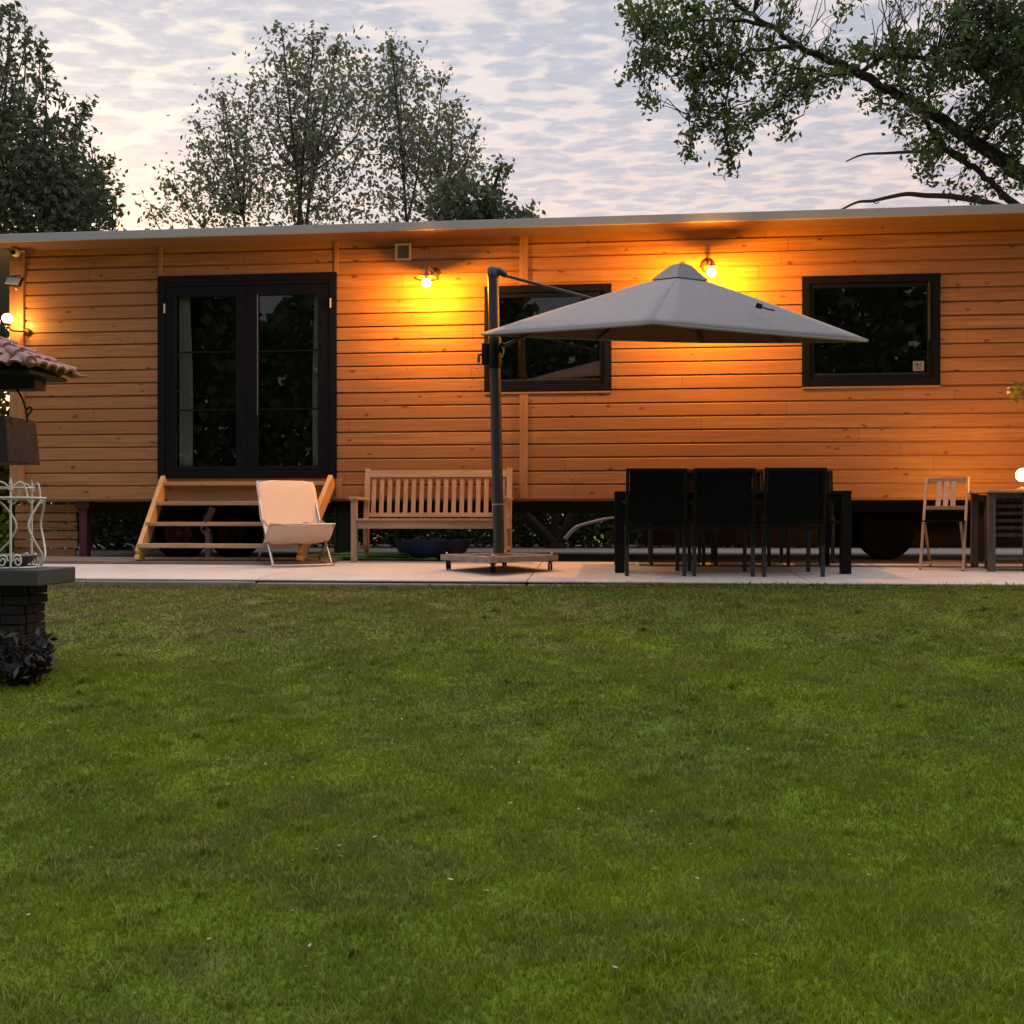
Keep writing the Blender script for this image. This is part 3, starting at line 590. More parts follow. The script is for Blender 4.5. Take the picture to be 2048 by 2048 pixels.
for l_ in ([(2550, 800, 13.2), (2900, 200, 11), (3300, -500, 8)], [(2480, 500, 13), (2700, -50, 10.5), (3000, -900, 7.5)]):
    tb.tube(spline([P(*q_) for q_ in l_], 8), [.22 - .011 * i for i in range(17)], 8)
tb.build('twigs', M['bark'], root, world=True)
leaf_obj('crown', leaf_mesh(L_, 0.082, 0.5), M['leafoak'], root)

def shrub(name, label, cx, cy, w, dpt, h, n, mat, leafsz, z0=-0.1, cat='shrub', group=None, stems=9):
    root = thing(name, label, cat, (cx, cy, z0), 0, group); s = MB(); L_ = []
    for i in range(stems):
        tp = Vector((random.uniform(-w, w) * .4, random.uniform(-dpt, dpt) * .4, h * random.uniform(.6, .95)))
        s.tube(twig((random.uniform(-.1, .1) * w, 0, 0), tp, 0, 5, .05), [.025, .02, .016, .012, .008, .005], 5, False)
    s.build('stems', M['bark'], root)
    nc = n // 10
    for _ in range(nc):
        a = random.uniform(0, 6.283); ph = random.uniform(-1, 1); r_ = random.uniform(.55, 1.0) * (1 + .12 * math.sin(5 * a) + .1 * math.sin(9 * ph + a))
        c_ = Vector((w / 2 * r_ * math.cos(a) * math.sqrt(1 - ph * ph * .8), dpt / 2 * r_ * math.sin(a) * math.sqrt(1 - ph * ph * .8), h * (.5 + .48 * ph * min(1, r_))))
        for _ in range(10): q = c_ + Vector((random.gauss(0, .09), random.gauss(0, .09), random.gauss(0, .08))); q.z = max(q.z, .01); L_.append(tuple(q))
    for _ in range(n // 3): L_.append((random.uniform(-.5, .5) * w, random.uniform(-.5, .5) * dpt, random.uniform(0.0, .55) * h))
    leaf_obj('foliage', leaf_mesh(L_, leafsz, .6), mat, root, False); return root
# bushes seen through the gap under the house
lab = ['round leafy bush behind the maroon prop, seen under the house at the left', 'leafy bush seen through the gap below the door steps', 'dark bush behind the garden bench, seen under the house', 'speckled green bush right behind the forked trunk', 'dark bush seen between the table legs under the house', 'dim bush behind the wheel at the right, under the house', 'dim bush behind the folding chair at the right']
for i, px in enumerate([215, 470, 800, 1130, 1450, 1700, 1960]):
    q = P(px, HOR, 15.8 if i else 14.6)
    shrub('garden_bush', lab[i], q.x, q.y, 2.9, 1.1, 1.9, 5200, M['leafhedge'], 0.09, -0.1, 'bush', 'bushes behind the house')
HG = thing('garden_hedge', 'long dark hedge closing the garden far behind the house', 'hedge', (0, 7.2, -.1)); s = MB(); L_ = []
for i in range(24): s.tube(twig((-9 + i * .8, 0, 0), (-9 + i * .8 + random.uniform(-.2, .2), 0, 1.9), 0, 4, .04), .03, 5)
s.build('stems', M['bark'], HG)
for _ in range(26000): L_.append((random.uniform(-10, 10.5), random.choice((-.4, .4)) * random.uniform(.5, 1), 2.3 * random.random()))
for _ in range(5000): L_.append((random.uniform(-10, 10.5), random.uniform(-.4, .4), 2.3 + random.gauss(0, .06)))
leaf_obj('foliage', leaf_mesh(L_, .16, .7), M['leafhedge'], HG, False)
q = P(-35, HOR, 12.6); shrub('tall_shrub', 'yellow-green shrub at the left edge beside the house corner', q.x, q.y, 1.0, .8, 2.2, 5200, M['leafyel'], 0.10, -0.1, 'shrub')
q = P(40, HOR, 12.2); shrub('low_shrub', 'low olive shrub in front of the slatted skirting at the left', q.x, q.y - .9, 1.15, .5, .42, 1500, M['leafyel'], 0.07, -0.03, 'shrub')

# ------------------------------------------------------------------ house
HX0 = at(22, 800, 0).x; HX1 = 7.2; ZT = 3.40; HD = 3.3
house = thing('mobile_home', 'long timber-clad mobile home on wheels with dark door and windows and a grey roof edge', 'mobile home', (0, 0, 0))
dz0 = at(496, 957, 0).z; dz1 = at(496, 550, 0).z; DX0 = at(318, 750, 0).x; DX1 = at(675, 750, 0).x
W1 = (at(969, 700, 0).x, at(1223, 700, 0).x, at(1096, 784, 0).z, at(1096, 571, 0).z)
W2 = (at(1603, 700, 0).x, at(1879, 700, 0).x, at(1740, 773, 0).z, at(1740, 551, 0).z)
OPEN = [(DX0, DX1, dz0, dz1), W1, W2]
def pieces(za, zb, x0, x1):
    cuts = sorted({za, zb} | {z for o in OPEN for z in o[2:] if za < z < zb}); res = []
    for a, b in zip(cuts[:-1], cuts[1:]):
        iv = [(x0, x1)]
        for o in OPEN:
            if o[2] < (a + b) / 2 < o[3]:
                nv = []
                for s, e in iv:
                    if o[0] > s and o[1] < e: nv += [(s, o[0]), (o[1], e)]
                    else: nv.append((s, e))
                iv = nv
        res += [(a, b, s, e) for s, e in iv]
    return res
CX0 = at(52, 800, 0).x
cl = MB(); nrow = int(round((ZT - ZB) / PITCH))
for r in range(nrow):
    z0 = ZB + r * PITCH; gz = z0 + 0.016 if r else z0; z1 = min(z0 + PITCH, ZT)
    j = random.uniform(-.0012, .0012)
    for a, b, s, e in pieces(gz, z1, CX0, HX1):
        if abs(b - z1) < 1e-6: cl.prism([(0, a), (-.022 + j, a), (-.022 + j, b - .009), (-.013, b), (0, b)], s, e)
        else: cl.prism([(0, a), (-.022 + j, a), (-.022 + j, b), (0, b)], s, e)
    if r:
        for a, b, s, e in pieces(z0, gz, CX0, HX1): cl.prism([(0, a), (-.003, a), (-.003, b), (0, b)], s, e)
cl.build('cladding', M['clad'], house)
bd = MB()   # shell behind the cladding (floor, ends, back, reveals)
bd.bb(HX0, HX1, 0.001, HD, ZB - 0.02, ZB + 0.05); bd.bb(HX0, HX0 + .05, .001, HD, ZB + .05, ZT); bd.bb(HX1 - .05, HX1, .001, HD, ZB + .05, ZT); bd.bb(HX0, HX1, HD, HD + .04, ZB, ZT)
bd.build('wall_shell', M['trimwood'], house)
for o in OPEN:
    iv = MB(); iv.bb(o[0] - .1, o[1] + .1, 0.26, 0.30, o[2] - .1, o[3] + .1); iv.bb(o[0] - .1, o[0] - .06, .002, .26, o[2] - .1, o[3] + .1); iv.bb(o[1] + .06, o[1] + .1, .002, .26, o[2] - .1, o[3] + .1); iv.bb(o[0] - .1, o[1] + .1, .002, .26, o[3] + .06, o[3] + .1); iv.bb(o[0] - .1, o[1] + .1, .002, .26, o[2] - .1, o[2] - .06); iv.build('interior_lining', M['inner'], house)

rf = MB(); OV = -.33; fz0 = at(1024, 454.5, OV - .03).z; fz1 = at(1024, 437.5, OV - .03).z; rf.bb(-8.2, 7.6, OV, HD + .25, fz0 + .02, fz1 - .02); ro = rf.build('roof', M['roofm'], house)
fa = MB(); fa.bb(-8.2, 7.6, OV - .03, OV - .001, fz0, fz1); fa.build('fascia', M['fascia'], ro, bevel=.004)
so = MB(); so.bb(-8.2, 7.6, OV + .002, -.002, fz0 + .003, fz0 + .018); so.build('soffit', M['soffit'], ro)
# corner boards and cover strips
tr = MB(); tr.bb(HX0, at(40, 800, 0).x, -.03, 0, ZB - .0, 3.385); tr.build('corner_board', M['trimwood'], house, bevel=.003)
tr = MB(); tr.bb(at(40, 800, 0).x + .002, CX0 - .001, -.052, 0, ZB - .0, 3.385); tr.build('corner_board', M['trimwood'], house, bevel=.003)
xs_ = at(1048, 800, 0).x
for z0, z1 in ((W1[3] + .002, 3.385), (ZB - .0, W1[2] - .03)):
    tr = MB(); tr.bb(xs_ - .042, xs_ + .042, -.042, -.0225, z0, z1); tr.build('cover_strip', M['trimwood'], house, bevel=.003)
for px, zz_ in ((674, dz1 - .02), (323, dz1 + .01)):
    tr = MB(); x_ = at(px, 800, 0).x; tr.bb(x_ - .022, x_ + .022, -.032, -.0225, zz_, 3.385); tr.build('cover_strip', M['trimwood'], house, bevel=.002)
tr = MB(); x_ = at(680, 980, 0).x; tr.bb(x_ - .03, x_ + .03, -.036, -.0225, ZB, dz0 - .01); tr.build('cover_strip', M['trimwood'], house, bevel=.002)
# sills under the windows
for w in (W1, W2):
    tr = MB(); tr.bb(w[0], w[1], -.034, -.002, w[2] - .018, w[2] - .001); tr.build('sill', M['trimwood'], house)

def ring(mb, x0, x1, z0, z1, w, y0, y1):
    mb.bb(x0, x0 + w, y0, y1, z0, z1); mb.bb(x1 - w, x1, y0, y1, z0, z1); mb.bb(x0 + w, x1 - w, y0, y1, z0, z0 + w); mb.bb(x0 + w, x1 - w, y0, y1, z1 - w, z1)
def window(w, label):
    wo = MB(); ring(wo, w[0], w[1], w[2], w[3], .075, -.035, .03); win = wo.build('window', M['frame'], house, bevel=.004); win['label'] = label
    s = MB(); ring(s, w[0] + .078, w[1] - .078, w[2] + .078, w[3] - .078, .045, -.018, .02); s.build('sash', M['frame'], win, bevel=.004)
    s = MB(); s.bb(w[0] + .125, w[1] - .125, -.004, .002, w[2] + .125, w[3] - .125); s.build('pane', M['glass'], win)
    s = MB(); s.bb(w[0] + .13, w[1] - .13, -.012, -.0045, w[2] + .124, w[2] + .132); s.build('glazing_bead', M['greymet'], win); return win
window(W1, 'dark window behind the umbrella pole')
w2 = window(W2, 'dark window at the right with small sticker')
st = MB(); a = at(1826, 742, -.006); b = at(1848, 722, -.006); st.bb(a.x, b.x, -.0075, -.0045, a.z, b.z); so_ = st.build('sticker', simple('grey_sticker', (.20, .20, .20), .5), w2)
st = MB(); cx_ = (a.x + b.x) / 2; cz_ = (a.z + b.z) / 2
st.bb(cx_ - .028, cx_ - .008, -.0090, -.0076, cz_ + .008, cz_ + .026); st.bb(cx_ + .004, cx_ + .030, -.0090, -.0076, cz_ + .010, cz_ + .014); st.bb(cx_ + .004, cx_ + .024, -.0090, -.0076, cz_ + .020, cz_ + .024); st.bb(cx_ - .028, cx_ + .028, -.0090, -.0076, cz_ - .012, cz_ - .008); st.bb(cx_ - .028, cx_ + .020, -.0090, -.0076, cz_ - .026, cz_ - .022)
st.build('sticker_print', M['frame'], w2)
st = MB(); q = at(1858, 620, -.03); st.bb(q.x - .008, q.x + .008, -.045, -.0355, at(1858, 680, 0).z, at(1858, 565, 0).z); st.build('window_handle', M['greymet'], w2, bevel=.003)
# door
do = MB(); ring(do, DX0, DX1, dz0, dz1, .075, -.040, .03); do.bb(DX0 + .075, DX1 - .075, -.036, .02, dz1 - .115, dz1 - .0755); door = do.build('door', M['frame'], house, bevel=.004); door['label'] = 'dark double glazed door above the wooden steps'
xm = at(496, 700, 0).x
def leafd(x0, x1, gx0, gx1, cx0, cx1):
    z0 = dz0 + .078; z1 = dz1 - .118; gz0 = at(496, 934, 0).z; gz1 = at(496, 592, 0).z
    s = MB(); s.bb(x0, gx0, -.028, .018, z0, z1); s.bb(gx1, x1, -.028, .018, z0, z1); s.bb(gx0, gx1, -.028, .018, z0, gz0); s.bb(gx0, gx1, -.028, .018, gz1, z1)
    lf_ = s.build('door_leaf', M['frame'], door, bevel=.004)
    s = MB(); s.bb(gx0 + .001, gx1 - .001, -.004, .002, gz0 + .001, gz1 - .001); s.build('glass_pane', M['glass'], door)
    s = MB()
    for py in (703, 819): z_ = at(496, py, 0).z; s1_ = MB(); s1_.bb(gx0 + .001, gx1 - .001, -.010, -.0045, z_ - .009, z_ + .009); s1_.build('glazing_bar', M['frame'], door)
    s.bb(gx0 + .002, gx1 - .002, -.016, -.0045, gz0 + .002, gz0 + .010)
    s.build('glazing_bead', M['frame'], door)
    s = MB(); m_ = 14; pts = []
    for i in range(m_ + 1):
        t = i / m_; pts.append((cx0 + (cx1 - cx0) * t, .055 + .012 * math.sin(t * 9)))
    vs_ = []; fs_ = []; rows = 10
    for j_ in range(rows + 1):
        tz = j_ / rows; z_ = gz0 - .03 + (gz1 - gz0 + .04) * tz; pin = 1 - .30 * max(0, tz - .55) ** 1.0 * 1.6
        for (x_, y_) in pts:
            anchor = cx0 if cx0 < xm else cx1
            vs_.append((anchor + (x_ - anchor) * pin, y_, z_))
    for j_ in range(rows):
        for i in range(m_): b_ = j_ * (m_ + 1) + i; fs_.append((b_, b_ + 1, b_ + m_ + 2, b_ + m_ + 1))
    s.add(vs_, fs_, True); s.build('curtain', M['curtain'], door, fix=False)
X_ = lambda px: at(px, 750, 0).x
leafd(DX0 + .078, xm - .002, X_(353), X_(474), X_(354), X_(381))
leafd(xm + .002, DX1 - .078, X_(518), X_(637), X_(622), X_(640))
s = MB(); s.bb(X_(517) - .005, X_(517) + .005, -.032, -.0285, at(517, 830, 0).z, at(517, 590, 0).z); s.build('edge_strip', M['seal'], door)
for px, py in ((329, 617), (661, 606)):
    s = MB(); q = at(px, py, -.045); s.bb(q.x - .007, q.x + .007, -.058, -.0405, q.z - .05, q.z + .05); s.build('hinge', M['plastw'], door, bevel=.003)
# understructure
ch = MB(); ch.bb(HX0 + .3, HX1 - .2, .9, .98, ZB - .14, ZB - .021); ch.bb(HX0 + .3, HX1 - .2, 2.2, 2.28, ZB - .14, ZB - .021)
for x_ in np.arange(HX0 + .6, HX1, 1.4): ch.bb(x_, x_ + .06, .981, 2.199, ZB - .12, ZB - .021)
ch.build('chassis', M['chassis'], house)
def wheel(px, cy, zc, r, lab=None):
    x_ = at(px, 1060, cy).x
    prof = [(r * .55, -.09), (r * .62, -.115), (r * .9, -.12), (r * .98, -.095), (r, -.06), (r, .06), (r * .98, .095), (r * .9, .12), (r * .62, .115), (r * .55, .09)]
    t = MB(); t.lathe(prof, (0, 0, 0), 40, 'y'); o = t.build('wheel', M['rubber'], house); o.location = (x_, cy, zc)
    if lab: o['label'] = lab
    t = MB(); t.lathe([(0.001, -.07), (r * .18, -.075), (r * .2, -.05), (r * .42, -.04), (r * .5, -.085), (r * .56, -.09), (r * .56, .02), (.001, .02)], (0, 0, 0), 32, 'y')
    for k_ in range(5): a_ = k_ * 1.2566; t.lathe([(.001, -.066), (.012, -.066), (.014, -.04)], (r * .3 * math.cos(a_), -.0, r * .3 * math.sin(a_)), 8, 'y')
    t.build('hub', M['maroon'] if px < 1000 else M['hubm'], o)  # right hub coloured near black for the shade under the house
wheel(363, .6, .29 - .03, .29); wheel(471, .95, .31 - .03 , .31); wheel(1769, 1.25, .31 - .03, .31)
# left prop with jack head
q = at(170, 1120, .12); pr = MB(); pr.bb(q.x - .045, q.x + .045, .08, .17, -.029, ZB - .10); pr.bb(q.x - .085, q.x + .085, .05, .20, ZB - .10, ZB - .021); pr.build('support_prop', M['maroon'], house, bevel=.004)
# slatted skirting at the left end
sk = MB(); xa = at(28, 1000, .3).x; xb = at(158, 1000, .3).x
for i in range(6):
    z_ = ZB - .055 - i * .100; sk.bb(xa + random.uniform(0, .03), xb - random.uniform(0, .05), .29, .315, z_ - .085, z_)
sk.bb(xa + .06, xa + .10, .316, .35, -.029, ZB - .03); sk.bb(xb - .16, xb - .12, .316, .35, -.029, ZB - .03)
sk.build('skirting', M['clad'], house)
# far side: boxes slung below the floor at right
bx_ = MB(); a = at(1290, 1000, 1.2).x; b = at(1660, 1000, 1.2).x; bx_.bb(a, b, 1.3, 2.1, .12, ZB - .141); bx_.bb(at(1660, 1000, 1.2).x + .05, HX1 - .4, 1.9, 2.1, .10, ZB - .141); bx_.build('underfloor_tank', M['chassis'], house, bevel=.01)
tagp = MB(); q0 = at(672, 1095, .15); q1 = at(698, 1005, .15)
o = thing('storage_box', 'black box standing under the house between the steps and the bench', 'box', ((q0.x + q1.x) / 2, .3, -.03))
t = MB(); w_ = (q1.x - q0.x) / 2; t.bb(-w_, w_, -.12, .25, .001, .60 - .03); t.build('body', M['blackw'], o, bevel=.008)
t = MB(); t.bb(-w_ - .03, -w_ - .004, -.13, -.10, .001, .60 - .01); t.build('edge_post', M['greymet'], o)
for px in (1250, 1985):
    pr = MB(); x_ = at(px, 1000, .7).x; pr.bb(x_ - .05, x_ + .05, .95, 1.05, -.029, ZB - .141); pr.build('support_prop', M['chassis'], house)

# ------------------------------------------------------------------ fittings on the wall
def point(loc, power, col, r=.05, parent=None):
    l = bpy.data.lights.new('lamp_light', 'POINT'); l.energy = power; l.color = col; l.shadow_soft_size = r
    o = bpy.data.objects.new('lamp_light', l); COL.objects.link(o); o.location = loc
    if parent: o.parent = parent
    return o
LC = (1.0, 0.35, 0.008)
def lamp_base(label, px, py, yb, group='lit wall lamps'):
    q = at(px, py, yb); return thing('wall_lamp', label, 'lamp', (q.x, q.y, q.z), 0, group)
def globe(r, parent, loc=(0, 0, 0)):
    t = MB(); n_ = 14; prof = [(max(.0005, r * math.sin(math.pi * i / n_)), -r * math.cos(math.pi * i / n_)) for i in range(n_ + 1)]
    t.lathe(prof, loc, 24); o = t.build('bulb', M['bulb'], parent); return o
# lamp under a flat shade, left of the umbrella
lp = lamp_base('lit bulb under a flat round metal shade on the wall beside the door', 853, 566, -.42)
globe(.048, lp); point((0, 0, 0), 150, LC, .04, lp)
t = MB(); t.lathe([(.03, .085), (.06, .078), (.125, .052), (.128, .047), (.06, .070), (.03, .076)], (0, 0, 0), 28); t.build('lamp_shade', M['brown'], lp)
t = MB(); t.lathe([(.022, .04), (.024, .085), (.014, .095), (.014, .11)], (0, 0, 0), 14); t.tube(spline([(0, 0, .10), (0, .02, .15), (.01, .12, .19), (.02, .390, .20)], 5), .009, 8); t.lathe([(.0, 0), (.05, 0), (.05, -.014), (.001, -.018)], (.02, .397, .20), 18, 'y'); t.build('bracket', M['brown'], lp)
# lamp just behind the umbrella peak
lp = lamp_base('lit bulb on a round bronze wall mount just behind the umbrella peak', 1423, 545, -.42)
globe(.045, lp); point((0, 0, -.0), 250, LC, .038, lp)
t = MB(); t.lathe([(.025, .075), (.05, .070), (.085, .05), (.087, .046), (.05, .064), (.025, .068)], (0, 0, 0), 24); t.build('lamp_shade', M['brown'], lp)
t = MB(); t.lathe([(.001, 0), (.07, 0), (.07, -.03), (.05, -.045), (.001, -.05)], (0, .398, .16), 24, 'y'); t.tube([(0, .35, .16), (0, .08, .15), (0, .0, .11), (0, 0, .05)], .012, 8); t.build('bracket', M['brown'], lp)
# globe lamp at the left end
lp = lamp_base('bare glowing globe lamp at the left corner of the house', 15, 637, -.22)
globe(.054, lp); point((0, 0, 0), 14, (1.0, .45, .07), .04, lp)
t = MB(); t.lathe([(.03, -.085), (.035, -.062), (.03, -.05)], (0, 0, 0), 16); t.tube(spline([(0, 0, -.08), (.02, .06, -.12), (.10, .17, -.11)], 5), .010, 8); t.lathe([(.001, 0), (.04, 0), (.04, -.014), (.001, -.016)], (.11, .188, -.11), 16, 'y'); t.build('bracket', M['brown'], lp)
# vent
q = at(806, 504, -.03); o = thing('vent_grille', 'small pale square vent grille high on the wall under the roof edge', 'vent', (q.x, -.0225, q.z))
t = MB(); ring(t, -.085, .085, -.09, .09, .022, -.02, 0); t.build('vent_frame', M['plastw'], o, bevel=.003)
t = MB(); t.bb(-.062, .062, -.006, 0, -.067, .067)
for i in range(6): t.box((0, -.010, -.055 + i * .022), (.124, .012, .003), Matrix.Rotation(R(35), 3, 'X'))
t.build('slats', M['grille'], o)
# camera and floodlight at the left corner
q = at(31, 506, -.14); o = thing('security_camera', 'small white dome camera under the roof at the left corner', 'camera', (q.x, q.y, q.z))
t = MB(); t.lathe([(.001, .045), (.03, .04), (.042, .01), (.042, -.02), (.03, -.04), (.001, -.045)], (0, 0, 0), 18, 'y'); t.build('housing', M['plastw'], o)
t = MB(); t.lathe([(.001, -.050), (.024, -.048), (.028, -.042)], (0, 0, -.004), 16, 'y'); t.build('camera_lens', M['blackmet'], o)
t = MB(); t.tube([(0, .03, .01), (.02, .075, .04), (.03, .108, .04)], .012, 8); t.build('mount', M['plastw'], o)
q = at(27, 563, -.14); o = thing('floodlight', 'unlit rectangular floodlight above the globe lamp', 'floodlight', (q.x, q.y, q.z))
rm = Matrix.Rotation(R(-24), 3, 'X') @ Matrix.Rotation(R(6), 3, 'Y')
t = MB(); t.box((0, .006, 0), (.185, .03, .115), rm); t.build('housing', M['blackmet'], o, bevel=.004)
t = MB(); t.box(rm @ Vector((0, -.012, 0)), (.160, .010, .090), rm); t.build('glass', M['lens'], o, bevel=.003)
t = MB(); t.beam((.05, .02, .03), (.06, .108, .05), .03, .012); t.beam((-.05, .02, .06), (.06, .04, .075), .012, .012); t.build('bracket', M['greymet'], o)
t = MB(); t.lathe([(.001, .02), (.016, .012), (.018, 0), (.001, -.012)], (.035, .0, -.085), 12); t.tube([(.035, .0, -.085), (.04, .03, -.05)], .006, 6); t.build('motion_sensor', M['plastw'], o)

# ------------------------------------------------------------------ door steps
ga = gp(272, 1127); zr = slab_z(-.9) + .031
xl = at(322, 960, -.1).x + .03; xr = at(668, 960, -.1).x - .03
stp = thing('wooden_steps', 'four-tread pine steps with yellow side boards below the dark double door', 'steps', ((xl + xr) / 2, -.5, 0))
def wc(x, y, z): return (x - (xl + xr) / 2, y + .5, z)
zt = .835
for xx, lean in ((xl, gp(281, 1127).x - xl), (xr, gp(608, 1127).x - xr)):
    t = MB(); t.beam(wc(xx, -.075, zt + .005), wc(xx + lean, -.93, zr + .045), .048, .15, (0, -.6, 1)); t.beam(wc(xx + lean, -.93, zr + .05), wc(xx + lean, -.945, zr + .001), .046, .10)
    t.build('stringer', M['stairz'], stp, bevel=.004)
for i in range(4):
    z_ = zt - .010 - i * .213; y_ = -.085 - i * .265; e = .055 if i == 0 else -.026
    if i == 0: e = .02
    f_ = i / 3.9; shl = (gp(281, 1127).x - xl) * f_; shr = (gp(608, 1127).x - xr) * f_
    t = MB(); y1 = -.037 if i == 0 else y_ + .11
    t.bb(wc(xl - e + shl, 0, 0)[0], wc(xr + e + shr, 0, 0)[0], y_ - .10 + .5, y1 + .5, z_ - .04, z_); t.build('tread', M['stair'], stp, bevel=.004)
t = MB(); t.bb(wc(xl + .03, 0, 0)[0], wc(xr - .03, 0, 0)[0], -.06 + .5, -.036 + .5, .60, zt - .052); t.build('riser_board', M['stair'], stp)
# timber prop behind the steps
q = at(418, 1100, .3); o = thing('timber_prop', 'short pale timber prop between the two wheels behind the steps', 'timber', (q.x, .3, -.03)); t = MB(); t.beam((.0, 0, .001), (.0, 0, .3), .05, .09); t.beam((-.07, 0, .34), (.05, 0, .585), .045, .07); t.beam((0, 0, .30), (-.06, 0, .36), .045, .08); t.build('post', M['oldwood'], o)

# ------------------------------------------------------------------ folding sling chair
q = gp(556, 1133); SC = thing('beach_chair', 'low folding beach chair with cream canvas sling in front of the steps', 'chair', (q.x + .07, q.y + .27, slab_z(q.y) + .002), R(32)); SC.scale = (1.10, 1.08, 1.0)
def U(pts, w): # closed U from side profile: left side, across, right side
    l = [Vector((-w, *p)) for p in pts]; r = [Vector((w, *p)) for p in reversed(pts)]; return l + r
t = MB()
w = .255
def bar(pl): return spline(pl, 3)
backp = [(-.30, .025), (-.16, .17), (.02, .36), (.22, .62), (.335, .80)]
t.tube(spline([(-w, *p) for p in backp] + [(-w + .05, .35, .825), (w - .05, .35, .825)] + [(w, *p) for p in reversed(backp)], 4), .0115, 8); t.build('back_frame', M['steel'], SC)
t = MB(); t.tube(spline([(-w - .02, -.31, .40), (-w - .02, -.20, .33), (-w - .02, .02, .17), (-w - .02, .26, .014), (-w + .05, .30, .013), (w - .05, .30, .013), (w + .02, .26, .014), (w + .02, .02, .17), (w + .02, -.20, .33), (w + .02, -.31, .40)], 4), .0115, 8); t.tube([(-w - .02, -.31, .40), (w + .02, -.31, .40)], .0115, 8); t.build('seat_frame', M['steel'], SC)
t = MB(); t.tube(spline([(-w, -.30, .025), (-w + .03, -.34, .013), (w - .03, -.34, .013), (w, -.30, .025)], 5), .0115, 8); t.build('foot_bar', M['steel'], SC); t = MB(); t.tube([(-w - .02, -.26, .36), (-w, .08, .44), (-w, .13, .50)], .008, 6); t.build('side_link', M['steel'], SC); t = MB(); t.tube([(w + .02, -.26, .36), (w, .08, .44), (w, .13, .50)], .008, 6); t.build('side_link', M['steel'], SC)
prof = spline([(0, .352, .842), (0, .30, .76), (0, .22, .60), (0, .13, .42), (0, .04, .27), (0, -.06, .225), (0, -.17, .28), (0, -.27, .365), (0, -.325, .412)], 5)
vs_ = []; m_ = len(prof); nw = 14
for i, p_ in enumerate(prof):
    s_ = i / (m_ - 1)
    wid = .262 + .025 * min(1, s_ * 1.4)
    if s_ < .07: wid = .262 * (.80 + .20 * math.sqrt(s_ / .07))
    if .35 < s_ < .62: wid -= .03 * math.sin((s_ - .35) / .27 * math.pi)
    for k_ in range(nw + 1):
        u_ = k_ / nw * 2 - 1; sag = .018 * (1 - u_ * u_) + .004 * math.sin(6 * u_ + i * .7)
        vs_.append((u_ * wid, p_.y - (.018 if s_ < .5 else 0) + (.6 * sag if s_ < .5 else 0), p_.z - sag * (1 if s_ > .4 else .2) - (.02 * abs(u_) ** 6 if s_ < .05 else 0) + .005 * math.sin(9 * u_ + 40 * s_) * math.exp(-10 * abs(s_ - .12))))
fs_ = [(i * (nw + 1) + k_, i * (nw + 1) + k_ + 1, (i + 1) * (nw + 1) + k_ + 1, (i + 1) * (nw + 1) + k_) for i in range(m_ - 1) for k_ in range(nw)]
t = MB(); t.add(vs_, fs_, True); o = t.build('sling', M['canvas'], SC); md = o.modifiers.new('thick', 'SOLIDIFY'); md.thickness = .004; md.offset = 0

# ------------------------------------------------------------------ garden bench
qa = gp(706, 1125); BW = 1.56
BN = thing('garden_bench', 'slatted teak garden bench against the wall behind the umbrella pole', 'bench', (qa.x + BW / 2 - .02, qa.y + .30, 0), 0)
hb = BW / 2
for sx in (-1, 1):
    x_ = sx * (hb - .03)
    t = MB(); t.beam((x_, -.29, slab_z(-.9) - .0 + .003), (x_, -.29, .62), .058, .055); t.build('leg', M['benchz'], BN, bevel=.004)
    t = MB(); t.beam((x_, .20, .002), (x_, .20, .42), .055, .055); t.beam((x_, .20, .42), (x_, .29, .955), .055, .05); t.build('leg', M['benchz'], BN, bevel=.004)
    t = MB(); t.bb(x_ - .045, x_ + .045, -.34, .20, .622, .650); t.build('armrest', M['bench'], BN, bevel=.006)
    t = MB(); t.bb(x_ - .02, x_ + .02, -.26, .17, .33, .385); t.build('side_rail', M['bench'], BN); t = MB(); t.bb(x_ - .02, x_ + .02, -.26, .17, .12, .155); t.build('side_rail', M['bench'], BN)
t = MB()
for i in range(6): y_ = -.31 + i * .082; t.bb(-hb + (.0 if i == 0 else .062), hb - (.0 if i == 0 else .062), y_ - (0.012 if i == 0 else 0), y_ + .07, .412 - .006 * i * .5, .434 - .006 * i * .5) if i else t.bb(-hb + .062, hb - .062, y_ - .012, y_ + .07, .412, .434)
t.build('seat', M['bench'], BN, bevel=.004)
t = MB(); t.bb(-hb + .061, hb - .061, -.30, -.27, .335, .411); t.build('seat_rail', M['bench'], BN, bevel=.003)
t = MB(); rx_ = Matrix.Rotation(-math.atan(.09 / .535), 3, 'X')
def bk(z): return .20 + (z - .42) / .535 * .09
t.box((0, bk(.90), .90), (BW - .115, .035, .075), rx_); t.build('back_rail', M['bench'], BN, bevel=.003); t = MB(); t.box((0, bk(.47), .47), (BW - .115, .03, .045), rx_); t.build('back_rail', M['bench'], BN, bevel=.003)
t = MB(); ns = 17
for i in range(ns):
    x_ = -hb + .10 + i * (BW - .20) / (ns - 1); t.box((x_, bk(.675), .675), (.046, .014, .37), rx_)
t.build('back_slats', M['benchz'], BN, bevel=.002)

